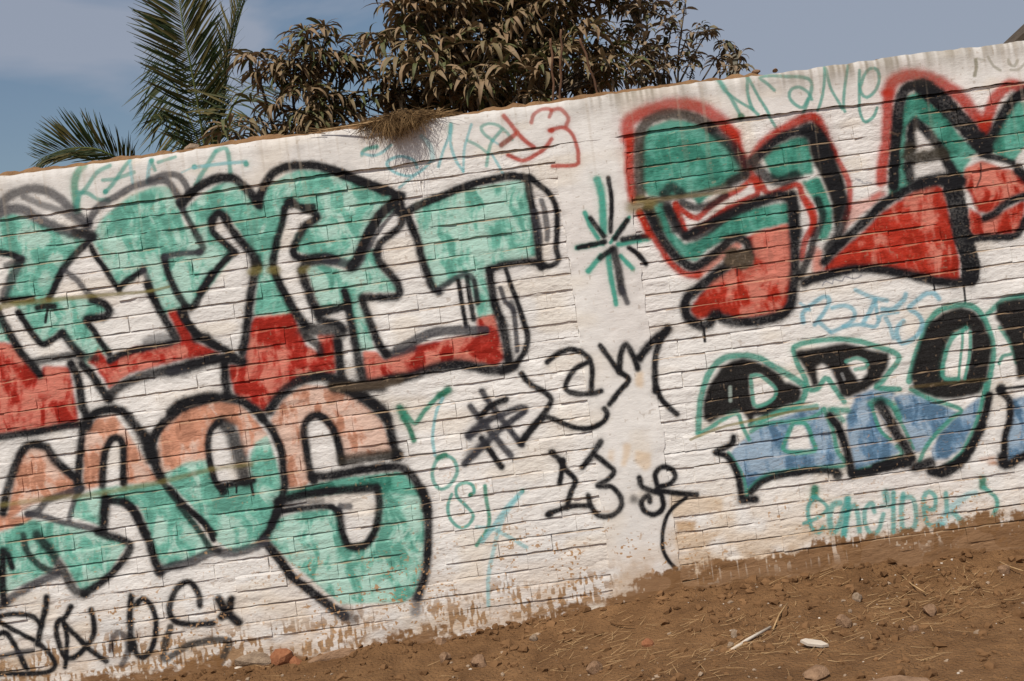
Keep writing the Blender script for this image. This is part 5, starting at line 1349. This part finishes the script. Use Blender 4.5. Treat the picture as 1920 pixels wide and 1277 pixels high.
frond(root, [c, at(370, 280, PY + .2), at(335, 235, PY + .1), at(305, 215, PY), at(280, 220, PY - .1)], 46, 0.46, Vector((-0.3, -0.5, 0.8)).normalized(), 0.4, 6, 0, yellow=0.1, droop=0.6)
root, c = palm(262, PY - 0.6, 335, 'low coconut palm showing one arching frond above the wall at the far left')
frond(root, [c, at(238, 305, PY - .7), at(213, 293, PY - .8), at(185, 281, PY - .8), at(160, 277, PY - .8), at(130, 279, PY - .8), at(100, 288, PY - .8), at(72, 300, PY - .8)], 90, 0.40, Vector((-0.35, -0.9, 0.05)).normalized(), 1.15, 5, 180, spread=(0.6, 1.2), tip=0.6, label='arching frond with its leaflets swept upwards')

# ------------------------------------------------------------------ rods, post and roof behind the wall
M_RUST = noise_mat('rusted_steel', (0.075, 0.040, 0.024), (0.16, 0.085, 0.048), 20, 5, 0.4, 0.004)
for (p0, p1, lab) in [((1046, 190), (1053, 55), 'tallest upright rusty reinforcing rod in front of the mango'), ((1036, 190), (1033, 72), 'rusty reinforcing rod just left of the tallest rod'), ((1128, 180), (1088, 72), 'rusty reinforcing rod leaning to the left, right of the other two')]:
    a, b2 = at(*p0, 0.08), at(*p1, 0.08)
    a.z = TOP - 0.06
    n = 14
    pth = [a.lerp(b2, i / n) + Vector((0.004 * math.sin(i * 1.3), 0.004 * math.cos(i), 0)) for i in range(n + 1)]
    V, Fc = tube(pth, [0.0068 if i % 2 else 0.0056 for i in range(n + 1)], 8)
    tag(mesh_obj('reinforcing_rod', V, Fc, M_RUST), lab, 'rod', 'rusty rods rising from the coping')
M_CONC = noise_mat('weathered_concrete', (0.16, 0.15, 0.11), (0.27, 0.25, 0.20), 6, 6, 0.4, 0.01)
def boxobj(name, x0, x1, y0, y1, z0, z1, mat, parent=None, bev=0.012):
    bm = bmesh.new(); bmesh.ops.create_cube(bm, size=1.0)
    for v in bm.verts: v.co = Vector(((x0 + x1) / 2 + v.co.x * (x1 - x0), (y0 + y1) / 2 + v.co.y * (y1 - y0), (z0 + z1) / 2 + v.co.z * (z1 - z0)))
    bmesh.ops.bevel(bm, geom=bm.edges[:], offset=bev, segments=2, affect='EDGES')
    me = bpy.data.meshes.new(name); bm.to_mesh(me); bm.free(); me.materials.append(mat)
    return link(bpy.data.objects.new(name, me), parent)
pa, pb = at(1364, 104, 5.0), at(1381, 104, 5.0)
post = empty('concrete_post', ((pa.x + pb.x) / 2, 5.0, G0)); tag(post, 'grey concrete post top showing among the sparse tree leaves', 'post')
w = (pb.x - pa.x) / 2
boxobj('shaft', -w, w, -w, w, 0, pa.z - G0 - 0.06, M_CONC, post); boxobj('cap', -w - 0.015, w + 0.02, -w, w, pa.z - G0 - 0.06, pa.z - G0, M_CONC, post, 0.01)
# gable of a shed whose roof corner shows at the right edge
M_WOOD = noise_mat('weathered_board', (0.055, 0.040, 0.028), (0.11, 0.085, 0.062), 7, 6, 0.5, 0.01)
RY = 4.0
e0, e1 = at(1893, 84, RY), at(2030, -45, RY)
shed = empty('shed', (e1.x, RY, G0)); tag(shed, 'dark shed roof corner poking up behind the wall at the far right', 'shed')
H0, H1 = e0.z - G0, e1.z - G0
hw = e1.x - e0.x
th = 0.05
def roof_side(s):
    V = []
    for y in (-0.08, 0.45):
        V += [(-hw * s * -1 if False else -s * hw, y, H0), (0.0, y, H1), (0.0, y, H1 - th), (-s * hw, y, H0 - th)]
    Fq = [(0, 1, 2, 3), (4, 7, 6, 5), (0, 4, 5, 1), (3, 2, 6, 7), (0, 3, 7, 4), (1, 5, 6, 2)]
    mesh_obj('roof', V, Fq, M_WOOD, shed, smooth=False)
roof_side(1); roof_side(-1)
ww = hw * 0.86
V = [(-ww, 0, 0), (ww, 0, 0), (ww, 0, H0), (0, 0, H1 - 0.13), (-ww, 0, H0), (-ww, 0.38, 0), (ww, 0.38, 0), (ww, 0.38, H0), (0, 0.38, H1 - 0.13), (-ww, 0.38, H0)]
mesh_obj('walls', V, [(0, 1, 2, 3, 4), (9, 8, 7, 6, 5), (1, 6, 7, 2), (5, 0, 4, 9)], M_WOOD, shed, smooth=False)
